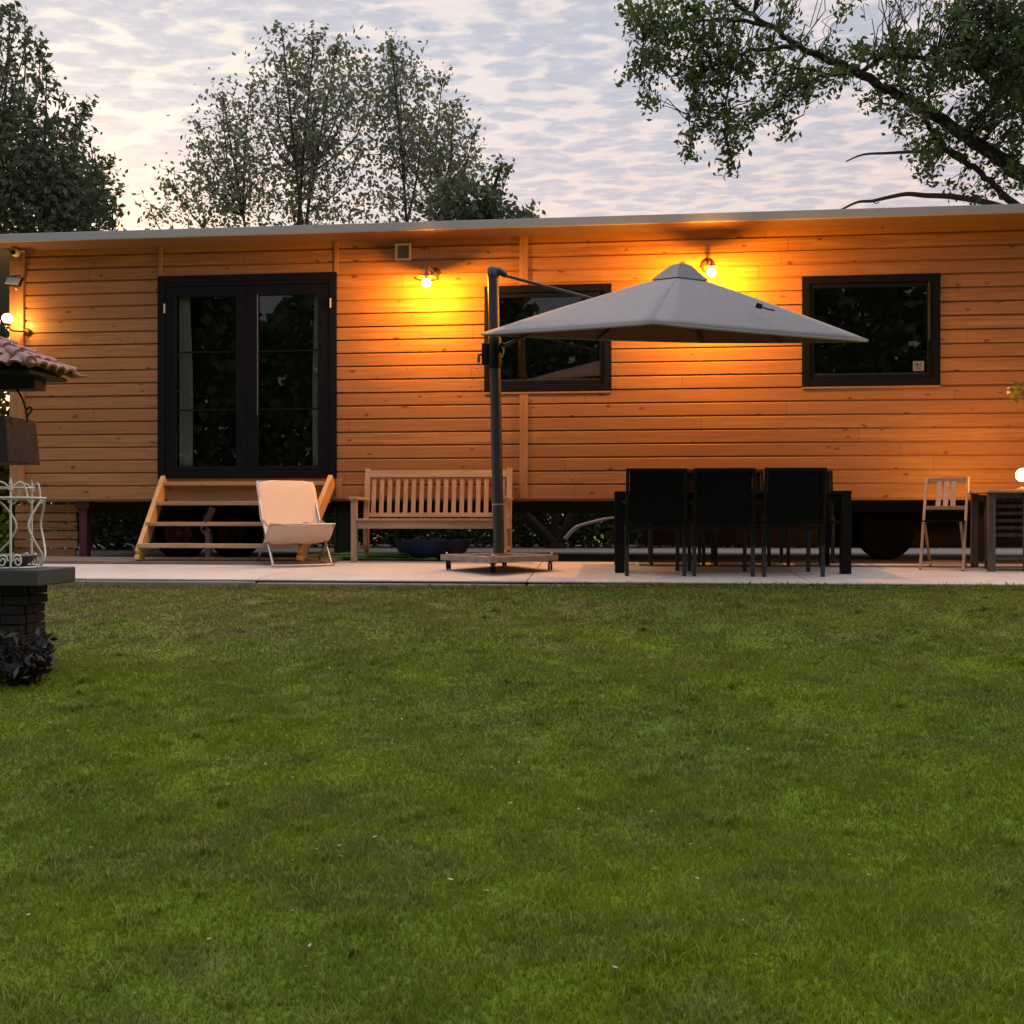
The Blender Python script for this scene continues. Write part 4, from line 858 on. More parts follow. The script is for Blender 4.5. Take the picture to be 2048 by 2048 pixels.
# blue bowl, hose
q = at(853, 1110, -.22); BB = thing('planter_bowl', 'wide dark blue glazed bowl on the ground behind the bench legs', 'bowl', (q.x, -.20, -.028))
BB.location.y = .12
t = MB(); t.lathe([(.001, .0), (.20, .0), (.27, .03), (.36, .11), (.405, .19), (.415, .225), (.430, .235), (.425, .245), (.405, .243), (.395, .20), (.34, .12), (.20, .05), (.001, .045)], (0, 0, 0), 48); t.build('bowl', M['blue'], BB)
t = MB(); t.lathe([(.001, .175), (.37, .17)], (0, 0, 0), 32); t.build('soil', M['brickd'], BB)
L_ = [tuple((random.gauss(0, .16), random.gauss(0, .12), .19 + abs(random.gauss(0, .03)))) for _ in range(160)]
leaf_obj('dry_leaves', leaf_mesh(L_, .06, .5), M['litter'], BB, False)
q = gp(745, 1119); HS = thing('garden_hose', 'green garden hose in loose loops on the patio under the bench', 'hose', (q.x, q.y - .02, slab_z(q.y)))
t = MB(); pts = []
for i in range(150):
    a = i / 150 * 2 * math.pi * 7.0; r_ = .34 + .10 * math.sin(i * .21) + random.gauss(0, .006)
    pts.append((1.30 * r_ * math.cos(a) - .06 + .08 * math.sin(i * .05), .42 * r_ * math.sin(a) + .03 * math.sin(i * .11), .014 + .045 * (i / 150) + .012 * math.sin(i * .43)))
pts += [(.42, -.12, .03), (.52, -.16, .013), (.60, -.17, .013)]
t.tube(spline(pts, 2), .0105, 7); t.build('tube', M['hose'], HS)
t = MB(); t.tube([(.60, -.17, .015), (.69, -.175, .017), (.73, -.178, .017)], [.013, .016, .010], 8); t.build('nozzle', simple('yellow_plastic', (.5, .42, .06), .5), HS)

# ------------------------------------------------------------------ cantilever umbrella
pb = gp(998, 1141); pb = Vector((pb.x, pb.y, slab_z(pb.y)))
dU = (pb - CAM).dot(FW)
UM = thing('cantilever_umbrella', 'grey cantilever umbrella tilted to the lawn on a wheeled wooden base', 'umbrella', pb)
def lo(v): return Vector(v) - pb
# base: weathered square board, corner to the viewer, on four castors
rb = Matrix.Rotation(R(45) + YAW * .0, 3, 'Z')
cB = lo(P(993, 1110, dU)); hz = .105
t = MB(); sq = .76
t.box((0, 0, .118), (sq, sq, .012), rb)
for k_ in range(4):
    r4 = rb @ Matrix.Rotation(k_ * math.pi / 2, 3, 'Z'); t.box(r4 @ Vector((0, sq / 2 - .03, .118)), (sq - .004, .058, .052), r4)
base_ = t.build('base_plate', M['oldwood'], UM, bevel=.004)
for k_ in range(4):
    a = R(90) * k_ ; c_ = Vector((math.cos(a), math.sin(a), 0)) * (sq * .7071 - .075)
    t = MB(); t.lathe([(.001, .0915), (.032, .0915), (.032, .083), (.012, .08), (.012, .06)], c_, 14); t.box(c_ + Vector((.018, 0, .055)), (.004, .035, .055)); t.box(c_ + Vector((-.018, 0, .055)), (.004, .035, .055))
    for xo in (-.011, .011):
        pf = [(.001, -.008), (.026, -.008), (.031, -.004), (.031, .004), (.026, .008), (.001, .008)]
        n0 = len(t.v); t.lathe([(r_, h_) for r_, h_ in pf], (0, 0, 0), 18, 'y')
        for j_ in range(n0, len(t.v)): v_ = t.v[j_]; t.v[j_] = (c_.x + xo + v_[1], c_.y + v_[0] + .012, .0335 + v_[2])
    t.build('castor', M['rubber'], UM)
    t = MB(); cc = Vector((math.cos(a), math.sin(a), 0)) * (sq * .7071 - .06); t.lathe([(.001, .165), (.009, .163), (.010, .145)], cc, 8); t.build('bolt', M['steel'], UM)
t = MB(); t.lathe([(.045, .160), (.11, .142), (.135, .130), (.13, .1245)], (0, 0, 0), 28); t.build('collar', M['brown'], UM)
ptop = lo(P(986, 540, dU)); pbot = Vector((0, 0, .125))
t = MB(); t.tube([pbot, pbot.lerp(ptop, .5), ptop], .050, 20); t.build('pole', M['pole'], UM)
t = MB(); t.tube([pbot.lerp(ptop, .18), pbot.lerp(ptop, .185)], .0515, 20); t.build('clamp_ring', M['steel'], UM)
# canopy
cor = {'L': P(962, 666, dU - .15), 'N': P(1305, 644, 7.15), 'Rr': P(1737, 679, 8.65), 'B': P(1405, 682, 9.42)}
order = ['N', 'Rr', 'B', 'L']
peak = P(1362, 545, 8.35); capp = P(1364, 524, 8.33)
t = MB(); C4 = [cor[k_] for k_ in order]; nS = 10; nR = 12; vs_ = []; fs_ = []
H0 = .075
def panel(A, B, u, v): # v 0 at top .. 1 at edge, u across
    E = A.lerp(B, u); q_ = peak.lerp(E, v); ln = (B - A).length
    q_.z -= .006 * 4 * u * (1 - u) * v * v ; q_.z += .012 * math.sin(math.pi * v)
    return q_
for s_ in range(4):
    A, B = C4[s_], C4[(s_ + 1) % 4]; b0 = len(vs_)
    for j_ in range(nR + 1):
        v = H0 + (1 - H0) * j_ / nR
        for i in range(nS + 1): vs_.append(lo(panel(A, B, i / nS, v)))
    for j_ in range(nR):
        for i in range(nS): k0 = b0 + j_ * (nS + 1) + i; fs_.append((k0, k0 + 1, k0 + nS + 2, k0 + nS + 1))
    # short valance hem
    b1 = len(vs_)
    for i in range(nS + 1): e_ = lo(panel(A, B, i / nS, 1)); vs_.append(e_); vs_.append(e_ + Vector((0, 0, -.022)))
    for i in range(nS): fs_.append((b1 + 2 * i, b1 + 2 * i + 2, b1 + 2 * i + 3, b1 + 2 * i + 1))
t.add(vs_, fs_, False); t.sm = [True] * len(t.f)
can = t.build('canopy', M['umb'], UM); md = can.modifiers.new('thick', 'SOLIDIFY'); md.thickness = .003
t = MB(); vs_ = []; fs_ = []  # added sheet below the cloth, its dark brown paints in the underside shade
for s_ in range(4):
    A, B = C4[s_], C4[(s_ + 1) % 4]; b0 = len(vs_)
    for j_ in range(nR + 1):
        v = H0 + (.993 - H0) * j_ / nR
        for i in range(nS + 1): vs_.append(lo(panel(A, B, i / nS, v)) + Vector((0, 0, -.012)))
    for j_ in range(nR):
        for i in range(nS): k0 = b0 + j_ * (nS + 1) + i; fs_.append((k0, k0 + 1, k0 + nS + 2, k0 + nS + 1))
t.add(vs_, fs_, True); t.build('canopy_underside_shade', simple('brown_underside_shade', (.085, .055, .045), .9, 0, .08, 3), UM)
t = MB(); vs_ = [lo(capp)]; fs_ = []
for s_ in range(4): e_ = peak.lerp(C4[s_], .145); e_.z += .016; vs_.append(lo(e_))
for s_ in range(4): e_ = peak.lerp(C4[s_], .055); e_.z = capp.z - .022; vs_.append(lo(e_))
for s_ in range(4): q_ = (s_ + 1) % 4; fs_ += [(0, 5 + s_, 5 + q_), (5 + s_, 1 + s_, 1 + q_, 5 + q_)]
t.add(vs_, fs_); ca = t.build('vent_cap', M['umb'], UM); md = ca.modifiers.new('thick', 'SOLIDIFY'); md.thickness = .003
tp_ = lo(P(1518, 612, 8.05)); t = MB(); t.box(tp_ + Vector((0, 0, .0)), (.05, .03, .035), Matrix.Rotation(R(20), 3, 'Y')); t.tube([tp_, tp_ + Vector((.06, -.02, -.03)), tp_ + Vector((.12, -.03, -.045))], .007, 6); t.build('tie_strap', M['blackmet'], UM)
hub = lo(P(1360, 575, 8.37))
t = MB(); t.tube([hub + Vector((0, 0, .08)), hub + Vector((0, 0, -.10))], [.035, .045], 14); t.tube([hub + Vector((0, 0, -.1)), hub + Vector((0, 0, -.16))], .02, 10); t.build('hub', M['blackmet'], UM)
for s_ in range(4):
    A, B = C4[s_], C4[(s_ + 1) % 4]
    for u in (0, .5):
        e_ = lo(panel(A, B, u, .985)) + Vector((0, 0, -.022)); m_ = lo(panel(A, B, u, .5)) + Vector((0, 0, -.03))
        t = MB(); t.tube([hub + Vector((0, 0, .05)), m_, e_], .0095, 6); t.build('rib', M['blackmet'], UM)
# arms
a0 = ptop + Vector((.0, 0, -.03)); arm_end = lo(peak) + Vector((-.10, .05, .015))
arm_end = hub + Vector((0, .10, .06))
apl = lo(P(1165, 592, 8.85))
t = MB(); t.tube([a0 + Vector((.10, 0, -.02)), apl, lo(P(1240, 613, 8.8)), lo(P(1350, 642, 8.7))], .014, 8); t.build('arm', M['pole'], UM)
t = MB(); t.tube([ptop + Vector((0, 0, -.06)), ptop + Vector((0, 0, .005)), ptop + Vector((.002, 0, .022))], [.055, .055, .04], 18); t.tube(spline([ptop + Vector((-.01, 0, -.01)), ptop + Vector((.06, 0, -.015)), ptop + Vector((.12, 0, -.055))], 4), [.045, .045, .042, .04, .038, .034, .03, .026, .02], 12); t.build('pole_head', M['pole'], UM)
sl = lo(P(1003, 705, dU)); sl = pbot.lerp(ptop, (705 - 1110) / (540 - 1110))
t = MB(); t.tube([sl + Vector((0, 0, -.14)), sl + Vector((0, 0, -.10)), sl + Vector((0, 0, .12)), sl + Vector((0, 0, .15))], [.055, .062, .062, .052], 18); t.box(sl + Vector((-.085, 0, -.01)), (.06, .075, .20)); t.box(sl + Vector((.06, 0, .05)), (.06, .05, .09)); t.build('crank_housing', M['blackmet'], UM, bevel=.012)
t = MB(); t.tube([sl + Vector((-.11, -.03, -.02)), sl + Vector((-.14, -.05, -.02)), sl + Vector((-.14, -.055, -.09))], .012, 8); t.build('crank_handle', M['blackmet'], UM)
t = MB(); t.tube([sl + Vector((.07, 0, .06)), lo(P(1060, 668, 8.75)), hub + Vector((-.1, .03, -.05))], .016, 8); t.build('strut', M['greymet'], UM)
t = MB(); t.tube(spline([sl + Vector((.07, -.03, .05)), sl + Vector((.085, -.035, 0)), sl + Vector((.065, -.035, -.05))], 4), .005, 6); t.build('pull_cord', M['plastw'], UM)

# ------------------------------------------------------------------ black table and chairs
yn = -1.62; xa = at(1229, 985, yn).x; xb = at(1704, 985, yn).x; zt0 = slab_z(yn)
ztab = at(1400, 982, yn).z; TBd = .92
TB = thing('dining_table', 'long black outdoor dining table on the patio with black chairs around it', 'table', ((xa + xb) / 2, yn + TBd / 2, zt0))
hw = (xb - xa) / 2; th_ = ztab - zt0
t = MB(); t.bb(-hw, hw, -TBd / 2, TBd / 2, th_ - .03, th_); t.build('tabletop', M['tabletop'], TB, bevel=.004)
t = MB(); ring(t, -hw + .02, hw - .02, 0, 0.001, .0, 0, 0) if False else None
t.bb(-hw + .03, hw - .03, -TBd / 2 + .03, -TBd / 2 + .05, th_ - .09, th_ - .031); t.build('apron', M['tabletop'], TB); t = MB(); t.bb(-hw + .03, hw - .03, TBd / 2 - .05, TBd / 2 - .03, th_ - .09, th_ - .031); t.build('apron', M['tabletop'], TB)
for sx in (-1, 1):
    for sy in (-1, 1):
        t = MB(); x_ = sx * (hw - .045); y_ = sy * (TBd / 2 - .045); zg = slab_z(yn + TBd / 2 + y_) - zt0; t.bb(x_ - .042, x_ + .042, y_ - .042, y_ + .042, zg + .001, th_ - .0905 if False else th_ - .0305); t.build('leg', M['tabletop'], TB, bevel=.004)
def make_chair(label):
    c = thing('patio_chair', label, 'chair', (0, 0, 0), 0, 'black chairs around the dining table')
    w = .255     # faces +y ; back legs at -y
    t = MB(); vs_ = []; 
    t.bb(-w + .03, w - .03, -.20, .23, .405, .418); t.build('seat', M['blackfab'], c, bevel=.004)
    t = MB(); rx = Matrix.Rotation(math.atan(.13), 3, 'X'); t.box((0, -.285, .665), (2 * w - .06, .010, .44), rx); t.build('backrest', M['blackfab'], c)
    t = MB(); t.box((0, -.315, .895), (2 * w, .026, .03), rx)
    for s in (-1, 1): t.beam((s * (w - .013), -.225, .22), (s * (w - .013), -.318, .905), .026, .026)
    t.bb(-w + .026, w - .026, -.235, -.205, .395, .425); t.bb(-w + .026, w - .026, .225, .25, .395, .425); t.bb(-w + .001, -w + .0255, -.235, .25, .395, .425); t.bb(w - .0255, w - .001, -.235, .25, .395, .425); t.build('frame', M['blackmet'], c, bevel=.003)
    for s in (-1, 1):
        t = MB(); t.beam((s * (w - .013), -.232, .003), (s * (w - .013), -.225, .45), .032, .030); t.build('leg', M['greymet'], c, bevel=.003)
        t = MB(); t.beam((s * (w - .013), .235, .003), (s * (w - .013), .215, .62), .032, .030); t.build('leg', M['greymet'], c, bevel=.003)
        t = MB(); t.bb(s * (w - .013) - .022, s * (w - .013) + .022, -.27, .25, .6205, .640); t.build('armrest', M['blackmet'], c, bevel=.004)
    return c
def copy_tree(o, parent=None):
    c = o.copy(); COL.objects.link(c); c.parent = parent
    for ch_ in list(o.children): copy_tree(ch_, c)
    return c
yc = -1.66 
C0 = None
near = [('black chair with its back to the lawn at the left end of the dining table', 1308), ('black chair with its back to the lawn at the middle of the dining table', 1446), ('black chair with its back to the lawn at the right end of the dining table', 1583)]
far = [('black chair on the house side of the dining table, leftmost', 1352), ('black chair on the house side of the dining table, middle one', 1480), ('black chair on the house side of the dining table, rightmost', 1622)]
for lb, px in near:
    c = make_chair(lb) if C0 is None else copy_tree(C0)
    if C0 is None: C0 = c
    c['label'] = lb; x_ = at(px, 1000, yc - .2).x; c.location = (x_, yc + .02, slab_z(yc - .2) - .002); c.rotation_euler = (0, 0, random.uniform(-.06, .06))
for lb, px in far:
    c = copy_tree(C0); c['label'] = lb; yy = yn + TBd - .02; x_ = at(px, 1000, yy).x; c.location = (x_, yy, slab_z(yy) - .001); c.rotation_euler = (0, 0, math.pi + random.uniform(-.06, .06))
# small things on the table
q = at(1268, 970, yn + .25); o = thing('glass_lantern', 'small glass jar lantern at the left end of the dining table', 'lantern', (q.x, q.y, ztab + .001)); t = MB(); t.lathe([(.001, 0), (.035, 0), (.04, .02), (.04, .08), (.03, .10), (.032, .11)], (0, 0, 0), 18); t.build('jar', simple('olive_glass', (.10, .10, .03), .1), o)
q = at(1499, 965, yn + .4); o = thing('bottle', 'small amber bottle standing on the dining table between two chairs', 'bottle', (q.x, q.y, ztab + .001)); t = MB(); t.lathe([(.001, 0), (.032, 0), (.034, .10), (.030, .12), (.013, .15), (.012, .175)], (0, 0, 0), 18); t.build('body', simple('amber_glass', (.45, .26, .06), .15), o); t = MB(); t.lathe([(.001, .197), (.014, .195), (.014, .176)], (0, 0, 0), 12); t.build('cap', M['plastw'], o)

# ------------------------------------------------------------------ folding wooden chair and side table at the right
q = gp(1905, 1141); FC = thing('folding_chair', 'slim folding wooden chair with three back slats near the right edge', 'chair', (q.x + .0, q.y + .20, slab_z(q.y)), R(-25))
w = .175
for s in (-1, 1):
    t = MB(); t.beam((s * w, -.235, .004), (s * w, .17, .84), .022, .032, (0, 1, 0)); t.build('leg', M['benchz'], FC, bevel=.003)
    t = MB(); t.beam((s * (w - .026), .22, .004), (s * (w - .026), -.16, .425), .020, .032, (0, 1, 0)); t.build('leg', M['benchz'], FC, bevel=.003)
def fy(z): return -.235 + .405 * (z / .84)
t = MB(); t.bb(-w + .012, w - .012, fy(.815) - .010, fy(.815) + .008, .79, .835); t.build('back_rail', M['bench'], FC, bevel=.002); t = MB(); t.bb(-w + .012, w - .012, fy(.55) - .010, fy(.55) + .008, .54, .575); t.build('back_rail', M['bench'], FC, bevel=.002)
for i in (-1, 0, 1):
    t = MB(); t.beam((i * .062, fy(.56) + .0, .57), (i * .062, fy(.8), .80), .042, .010, (0, 1, 0)); t.build('back_slat', M['benchz'], FC)
t = MB()
for i in range(6): t.bb(-w - .0, w + .0, -.22 + i * .062, -.22 + i * .062 + .05, .430, .444)
t.bb(-w + .04, -w + .06, -.22, .14, .412, .4295); t.bb(w - .06, w - .04, -.22, .14, .412, .4295); t.build('seat', M['benchz'] if False else M['blackfab'], FC); 
t = MB(); t.bb(-w + .012, w - .012, fy(.06) - .008, fy(.06) + .012, .05, .075); t.build('stretcher', M['bench'], FC); t = MB(); t.bb(-w + .04, w - .04, .17, .19, .05, .075); t.build('stretcher', M['bench'], FC)
q = gp(1979, 1143); q2 = gp(2200, 1143)
ST = thing('side_table', 'narrow dark-stained folding table carrying the table lamp at the right edge', 'table', (q.x + .42, q.y + .20, slab_z(q.y)), 0)
t = MB(); t.bb(-.45, .45, -.24, .24, .690, .712); t.build('tabletop', M['bench'], ST, bevel=.003)
for sx, sy in ((-1, -1), (1, -1), (-1, 1), (1, 1)):
    t = MB(); t.bb(sx * .405 - .03, sx * .405 + .03, sy * .2 - .02, sy * .2 + .02, .012 if sy > 0 else .003, .6895); t.build('leg', M['darkwood'], ST, bevel=.003)
t = MB(); t.bb(-.14, -.10, -.225, -.195, .003, .6895); t.build('gate_leg', M['darkwood'], ST); t = MB(); t.bb(-.374, .374, .185, .20, .62, .68); t.build('apron', M['darkwood'], ST); t = MB(); t.bb(-.374, .374, -.19, -.18, .645, .6895); t.build('apron', M['darkwood'], ST)
t = MB()
for i in range(5): t.bb(-.34, .34, .06, .075, .30 + i * .065, .33 + i * .065)
t.bb(-.36, -.341, .05, .08, .013, .62); t.bb(.341, .36, .05, .08, .013, .62); t.build('slatted_back', M['darkwood'], ST); t = MB(); t.bb(-.373, .373, -.18, .049, .10, .115); t.build('shelf', M['darkwood'], ST)
q = at(2046, 950, ST.location.y - .03)
TL = thing('table_lamp', 'glowing globe table lamp cut by the right edge of the photo', 'lamp', (q.x, q.y, slab_z(-1.2) + .716))
t = MB(); t.lathe([(.001, 0), (.055, 0), (.055, .012), (.02, .022), (.012, .03), (.012, .07), (.03, .08)], (0, 0, 0), 20); t.build('lamp_base', M['brown'], TL)
hgl = q.z - TL.location.z; globe(.060, TL, (0, 0, hgl)); point((0, 0, hgl), 50, LC, .045, TL)
t = MB(); t.tube([(0, 0, .07), (0, 0, hgl - .06)], .012, 8); t.build('stem', M['brown'], TL)
# shrub in a pot at the right, a twig of it pokes in
q = gp(2150, 1140); PT = thing('potted_shrub', 'tall potted shrub at the right edge with one leafy twig in view against the cladding', 'plant', (q.x, q.y + .15, slab_z(q.y)))
t = MB(); t.lathe([(.001, .0), (.13, 0), (.17, .28), (.185, .30), (.17, .30), (.15, .26), (.001, .25)], (0, 0, 0), 24); t.build('pot', M['stone'], PT)
t = MB(); yk = PT.location.y; e1 = at(2030, 778, yk - .05) - Vector(PT.location); e2 = at(2055, 720, yk - .05) - Vector(PT.location)
t.tube([(0, 0, .25), (.02, 0, .9), (0, 0, 1.5), (-.02, 0, 1.9)], [.02, .018, .014, .008], 7)
for e_ in (e1, e2): t.tube(twig((0, 0, e_.z - .15), e_, .05, 5, .03), [.008, .007, .006, .005, .004, .003], 5)
for _ in range(10): t.tube(twig((0, 0, random.uniform(.9, 1.8)), (random.uniform(-.05, .4), random.uniform(-.3, .3), random.uniform(1.2, 2.2)), .05, 4, .03), .005, 5)
t.build('stems', M['bark'], PT)
L_ = [tuple(e1 + Vector((abs(random.gauss(0, .09)) - .03, random.gauss(0, .05), random.gauss(0, .05)))) for _ in range(46)] + [tuple(e2 + Vector((abs(random.gauss(0, .06)), random.gauss(0, .03), random.gauss(0, .05)))) for _ in range(14)]
L_ += [(random.uniform(.0, .5), random.gauss(0, .2), random.uniform(1.0, 2.2)) for _ in range(500)]
leaf_obj('foliage', leaf_mesh(L_, .07, .5), M['leafyel'], PT, False)
t = MB(); 
for dx, dz_ in ((-.055, .005), (-.045, -.022), (-.06, -.03)): t.lathe([(.001, .014), (.012, .006), (.014, 0), (.001, -.012)], e1 + Vector((dx, 0, dz_)), 10)
t.build('blossom', M['white'], PT)

# ------------------------------------------------------------------ stone stand with tiled roof at the left
ZW = 5.75
cw = P(-52, HOR, ZW); gz = float(lawn_z(np.array(cw.x), np.array(cw.y)))
WL = thing('garden_shrine', 'dark stone garden stand with a small tiled roof at the left edge of the lawn', 'garden ornament', (cw.x, cw.y, gz), 0)
def wz(py, Z=ZW): return CAM.z + (HOR - py) / F * Z - gz
c1 = P(75, HOR, 5.53); hs = c1.x - cw.x; sf = c1.y - cw.y; sb = sf + .40
zs1 = wz(1140, 5.53); zs0 = wz(1173, 5.53)
t = MB(); t.bb(-hs, hs, sf, sb, zs0, zs1); t.build('stone_slab', M['stone'], WL, bevel=.008)
c2 = P(40, HOR, 5.60); pwd = c2.x - cw.x; pf = c2.y - cw.y; pk = pf + .24
t = MB(); rows = 9; ph_ = zs0 / rows
for r in range(rows):
    wd = pwd + (.02 if r > rows - 3 else 0) + .012 * (1 - r / rows)
    za = r * ph_ - (.12 if r == 0 else 0); zb = (r + 1) * ph_ - .006; nb_ = 3; off = (r % 2) * .5
    for i in range(-1, nb_ + 1):
        a = max(-wd, -wd + (i + off) * 2 * wd / nb_); b = min(wd, -wd + (i + off + 1) * 2 * wd / nb_ - .006)
        if b - a < .02: continue
        t.bb(a, b, pf + random.uniform(-.004, .003), pf + .05, za, zb)
    t.bb(wd - .05, wd + random.uniform(0, .004), pf + .056, (pf + pk) / 2 - .003 + off * .04, za, zb); t.bb(wd - .05, wd + random.uniform(0, .004), (pf + pk) / 2 + .003 + off * .04, pk, za, zb); t.bb(-wd, -wd + .05, pf + .056, pk, za, zb)
t.bb(-pwd + .02, pwd - .02, pf + .02, pk - .02, -.1, zs0 - .001); t.build('pedestal', M['brickd'], WL, bevel=.004)
zb0 = wz(782); zb1 = wz(752)
t = MB(); t.bb(-.20, -.10, .02, .12, zs1, zb0 - .001); t.build('post', M['blackw'], WL)
t = MB(); bxr = (88 + 52) / F * ZW; t.bb(-bxr, bxr, -.06, .06, zb0, zb1); t.build('beam', M['blackw'], WL, bevel=.005)
cf = P(62, HOR, 5.47); ex_ = cf.x - cw.x; ey_ = -(cf.y - cw.y); ze = wz(733, 5.47); za_ = wz(668)
t = MB(); t.bb(-ex_ + .03, ex_ - .03, -ey_ + .03, .19, ze - .030, ze - .012); t.add([(-ex_ + .03, -ey_ + .03, ze - .012), (ex_ - .03, -ey_ + .03, ze - .012), (ex_ - .03, .19, ze - .012), (-ex_ + .03, .19, ze - .012), (0, 0, za_ - .03)], [(0, 1, 4), (1, 2, 4), (2, 3, 4), (3, 0, 4)]); t.build('roof_board', M['blackw'], WL)
t = MB(); apx = Vector((0, 0, za_)); cn = [Vector((-ex_, -ey_, ze)), Vector((ex_, -ey_, ze)), Vector((ex_, .22, ze)), Vector((-ex_, .22, ze))]
for fi in range(4):
    A, B = cn[fi], cn[(fi + 1) % 4]; mid_ = (A + B) / 2; al = (B - A).normalized(); upv = (apx - mid_); nrm = al.cross(upv).normalized(); W_ = (B - A).length; nR_ = 4
    if nrm.z < 0: nrm = -nrm
    for r in range(nR_):
        t0 = r / nR_ - .02; t1 = min(1, (r + 1) / nR_ + .03); wr = W_ * (1 - (r + .45) / nR_); tw_ = .092; nt_ = max(1, int(round(wr / tw_)))
        for i in range(nt_):
            xo = (i + .5 - nt_ / 2) * tw_; n_ = 7; vs_ = []
            for tt, ww, lift in ((t0, tw_ * .53, .022), (t1, tw_ * .45, .004)):
                c_ = mid_ + upv * tt + al * xo + nrm * lift
                for k_ in range(n_): a_ = math.pi * k_ / (n_ - 1); vs_.append(c_ + al * ww * math.cos(a_) + nrm * .030 * math.sin(a_))
                for k_ in range(n_): a_ = math.pi * (n_ - 1 - k_) / (n_ - 1); vs_.append(c_ + al * ww * .82 * math.cos(a_) + nrm * (-.012 + .030 * math.sin(a_)))
            m2 = 2 * n_; t.add(vs_, [(k_, (k_ + 1) % m2, m2 + (k_ + 1) % m2, m2 + k_) for k_ in range(m2)] + [tuple(range(m2))[::-1], tuple(range(m2, 2 * m2))])
t.build('roof_tiles', M['tile'], WL)
t = MB()
for c_ in cn:
    for k_ in range(5):
        a_ = c_.lerp(apx, k_ / 5) + Vector((0, 0, .028)); b_ = c_.lerp(apx, (k_ + 1) / 5 + .02) + Vector((0, 0, .018)); t.tube([a_, b_], [.036, .028], 8)
    o2 = (c_ - apx).normalized(); o2.z = 0
    t.tube([c_ + Vector((0, 0, .02)), c_ + o2 * .03 + Vector((0, 0, .012)), c_ + o2 * .075 + Vector((0, 0, .012))], [.022, .010, .006], 7)
t.tube([apx, apx + Vector((0, 0, .07))], [.05, .02], 10); t.build('hip_tiles', M['tile'], WL)
# hanging black pot
hx = (0 - (-52)) / F * ZW - .15; pw = (72 + 52) / F * ZW * .90
HP = thing('hanging_pot', 'square black planter hanging under the beam of the tiled stand', 'planter', (WL.location.x, WL.location.y - .02, gz + wz(928)))
zp1 = wz(838) - wz(928)
def frus(t, w0, w1, d0, d1, z0, z1):
    vs_ = [(-w0, -d0, z0), (w0, -d0, z0), (w0, d0, z0), (-w0, d0, z0), (-w1, -d1, z1), (w1, -d1, z1), (w1, d1, z1), (-w1, d1, z1)]
    t.add(vs_, [(3, 2, 1, 0), (0, 1, 5, 4), (1, 2, 6, 5), (2, 3, 7, 6), (3, 0, 4, 7), (4, 5, 6, 7)])
t = MB(); frus(t, pw, pw * .93, .16, .15, 0, zp1); t.build('pot', M['blackw'], HP, bevel=.006)
t = MB(); xh = (43 + 52) / F * ZW; xo = (65 + 52) / F * ZW
t.tube(spline([(xh, 0, zp1 + wz(782) - wz(838) + .0), (xh + .035, 0, zp1 + .11), (xo - .005, 0, zp1 + .03), (xo, 0, zp1 - .02)], 5), .006, 8)
t.tube(spline([(xo, 0, zp1 + .012), (xo + .028, 0, zp1 + .05), (xo + .012, 0, zp1 + .062), (xo - .006, 0, zp1 + .05)], 4), .005, 6); t.tube(spline([(-xh, 0, zp1 + wz(782) - wz(838)), (-xh - .035, 0, zp1 + .11), (-xo, 0, zp1 - .02)], 5), .006, 8); t.build('handle', M['blackmet'], HP)
# bowl and wrought-iron basket
BO = thing('stone_bowl', 'grey-green shallow bowl on the slab inside the white iron basket', 'bowl', (WL.location.x, WL.location.y, gz + zs1 + .001))
rb_ = (90 + 52) / F * ZW * .93; zbw = (1134 - 1108) / F * ZW
t = MB(); t.lathe([(.001, 0), (rb_ * .72, 0), (rb_ * .78, .01), (rb_ * .97, zbw - .012), (rb_ * 1.0, zbw - .004), (rb_ * 1.0, zbw), (rb_ * .95, zbw), (rb_ * .75, .03), (.001, .025)], (0, 0, 0), 40); [None for _ in ()]
ob = t.build('bowl', M['bowl'], BO); ob.scale = (1, .55, 1)
WI = thing('iron_basket', 'white wrought-iron basket of lyre scrolls and finials around the bowl', 'iron basket', (WL.location.x, WL.location.y, gz + zs1 + .001))
r1 = (97 + 52) / F * ZW
def hgt(py): return (1125 - py) / F * ZW + .004
ey = .50
def cyl(a, r, z): return Vector((r * math.sin(a), -r * math.cos(a) * ey, z))
t = MB(); NS = 4
for zz3 in (hgt(987),): t.tube([cyl(2 * math.pi * i / 48, r1 * .97, zz3) for i in range(49)], .0065, 6)
t.tube([cyl(2 * math.pi * i / 48, r1 * .82, hgt(967)) for i in range(49)], .005, 6); t.tube([cyl(2 * math.pi * i / 48, r1 * .90, .007) for i in range(49)], .0065, 6); t.build('hoop', M['white'], WI)
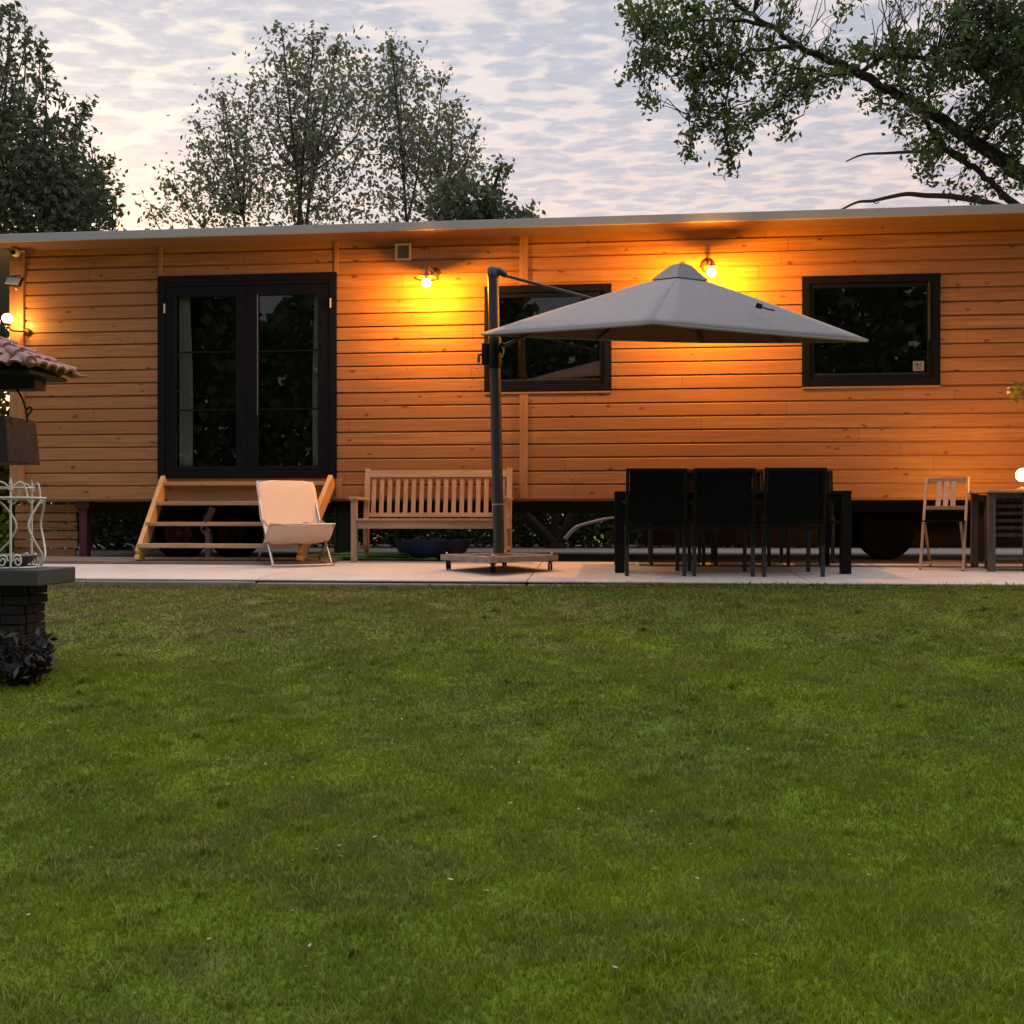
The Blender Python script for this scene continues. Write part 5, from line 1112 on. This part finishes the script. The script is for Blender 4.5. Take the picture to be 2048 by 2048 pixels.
for s_ in range(NS):
    a0 = 2 * math.pi * s_ / NS + R(50)
    t = MB()
    for sg in (-1, 1):
        w_ = math.pi / NS * .92
        lyr = [(1.0, 990, .96), (.80, 1000, .95), (.48, 1038, .93), (.62, 1070, .95), (.92, 1098, .97), (.98, 1112, .95), (.9, 1124, .90)]
        t.tube(spline([cyl(a0 + sg * w_ * f_, r1 * rr2, hgt(py)) for f_, py, rr2 in lyr], 5), .0058, 6)
        # scroll at foot and hook at top
        sc_pts = []
        for i in range(15):
            q_ = i / 14; an = q_ * 1.5 * 2 * math.pi; rad = .040 * (1 - q_ * .75); sc_pts.append(cyl(a0 + sg * (.13 + .0) - sg * rad * math.cos(an) / r1 * 1.0, r1 * .92, .045 + rad * math.sin(an)))
        t.tube(sc_pts, .0052, 6)
        hk = [(0.02, 969), (.16, 958), (.30, 958), (.40, 972), (.46, 990), (.58, 998), (.68, 992)]
        t.tube(spline([cyl(a0 + sg * w_ * f_, r1 * .93, hgt(py)) for f_, py in hk], 4), .0055, 6)
    t.build('scroll', M['white'], WI)
    t = MB(); t.tube([cyl(a0, r1 * .93, .01), cyl(a0, r1 * .93, hgt(960))], .0062, 6); t.tube([cyl(a0, r1 * .93, hgt(965)), cyl(a0, r1 * .93, hgt(958)), cyl(a0, r1 * .93, hgt(948))], [.006, .010, .002], 8); t.tube([cyl(a0, r1 * .93, hgt(972)), cyl(a0, r1 * .93, hgt(966))], .014, 8); t.build('finial_rod', M['white'], WI)
# withered leaves round the foot
iv_ = P(45, 1335, 5.48); IV = thing('ivy_plant', 'glossy blackish withered plant around the foot of the stone stand', 'plant', (iv_.x, iv_.y, float(lawn_z(np.array(iv_.x), np.array(iv_.y)))))
t = MB(); L_ = []
for i in range(26):
    a = random.uniform(0, 6.28); l = random.uniform(.10, .30); e_ = Vector((math.cos(a) * l * .8, math.sin(a) * l * .5, random.uniform(.02, .28)))
    t.tube(twig((random.uniform(-.1, .1), random.uniform(-.04, .04), -.02), e_, .3, 5, .05), [.006, .006, .005, .004, .003, .002], 5)
    for _ in range(15): s = random.uniform(.3, 1.1); L_.append(tuple(e_ * s + Vector((random.gauss(0, .03), random.gauss(0, .03), abs(random.gauss(0, .03))))))
t.build('stems', M['brickd'], IV); leaf_obj('foliage', leaf_mesh(L_, .075, .32), M['leafblack'], IV, False)

# ------------------------------------------------------------------ litter in the lawn
L_ = []
for _ in range(300):
    pz = random.uniform(2.6, 7.9); lat = random.uniform(-.55, .55) * pz
    x_ = CAM.x + FW.x * pz + RT.x * lat; y_ = CAM.y + FW.y * pz + RT.y * lat
    if y_ < EDGE_Y - .1: L_.append((x_, y_, float(lawn_z(np.array(x_), np.array(y_))) + .022))
V_ = leaf_mesh(L_, .020, .45, 0); V_[:, :, 2] = (V_[:, :, 2] - np.array(L_)[:, None, 2]) * .35 + np.array(L_)[:, None, 2]
tag(leaf_obj('leaf_litter', V_, M['litter']), 'pale fallen leaf bits scattered in the lawn', 'fallen leaves', kind='stuff')
# ------------------------------------------------------------------ wood behind the viewer (seen only in the glass)
L_ = []
for _ in range(60000):
    a = random.uniform(R(190), R(350)); r_ = random.uniform(17, 21); h = random.random() ** .9 * (11 + 1.2 * math.sin(a * 9) + 1.0 * math.sin(a * 23))
    L_.append((1 + r_ * math.cos(a), -8 + r_ * math.sin(a), h - 1.8))
tag(leaf_obj('distant_wood', leaf_mesh(L_, .42, .8), M['leafdark']), 'dark wood beyond the garden on the viewer side, mirrored in the glass', 'wood', kind='stuff')
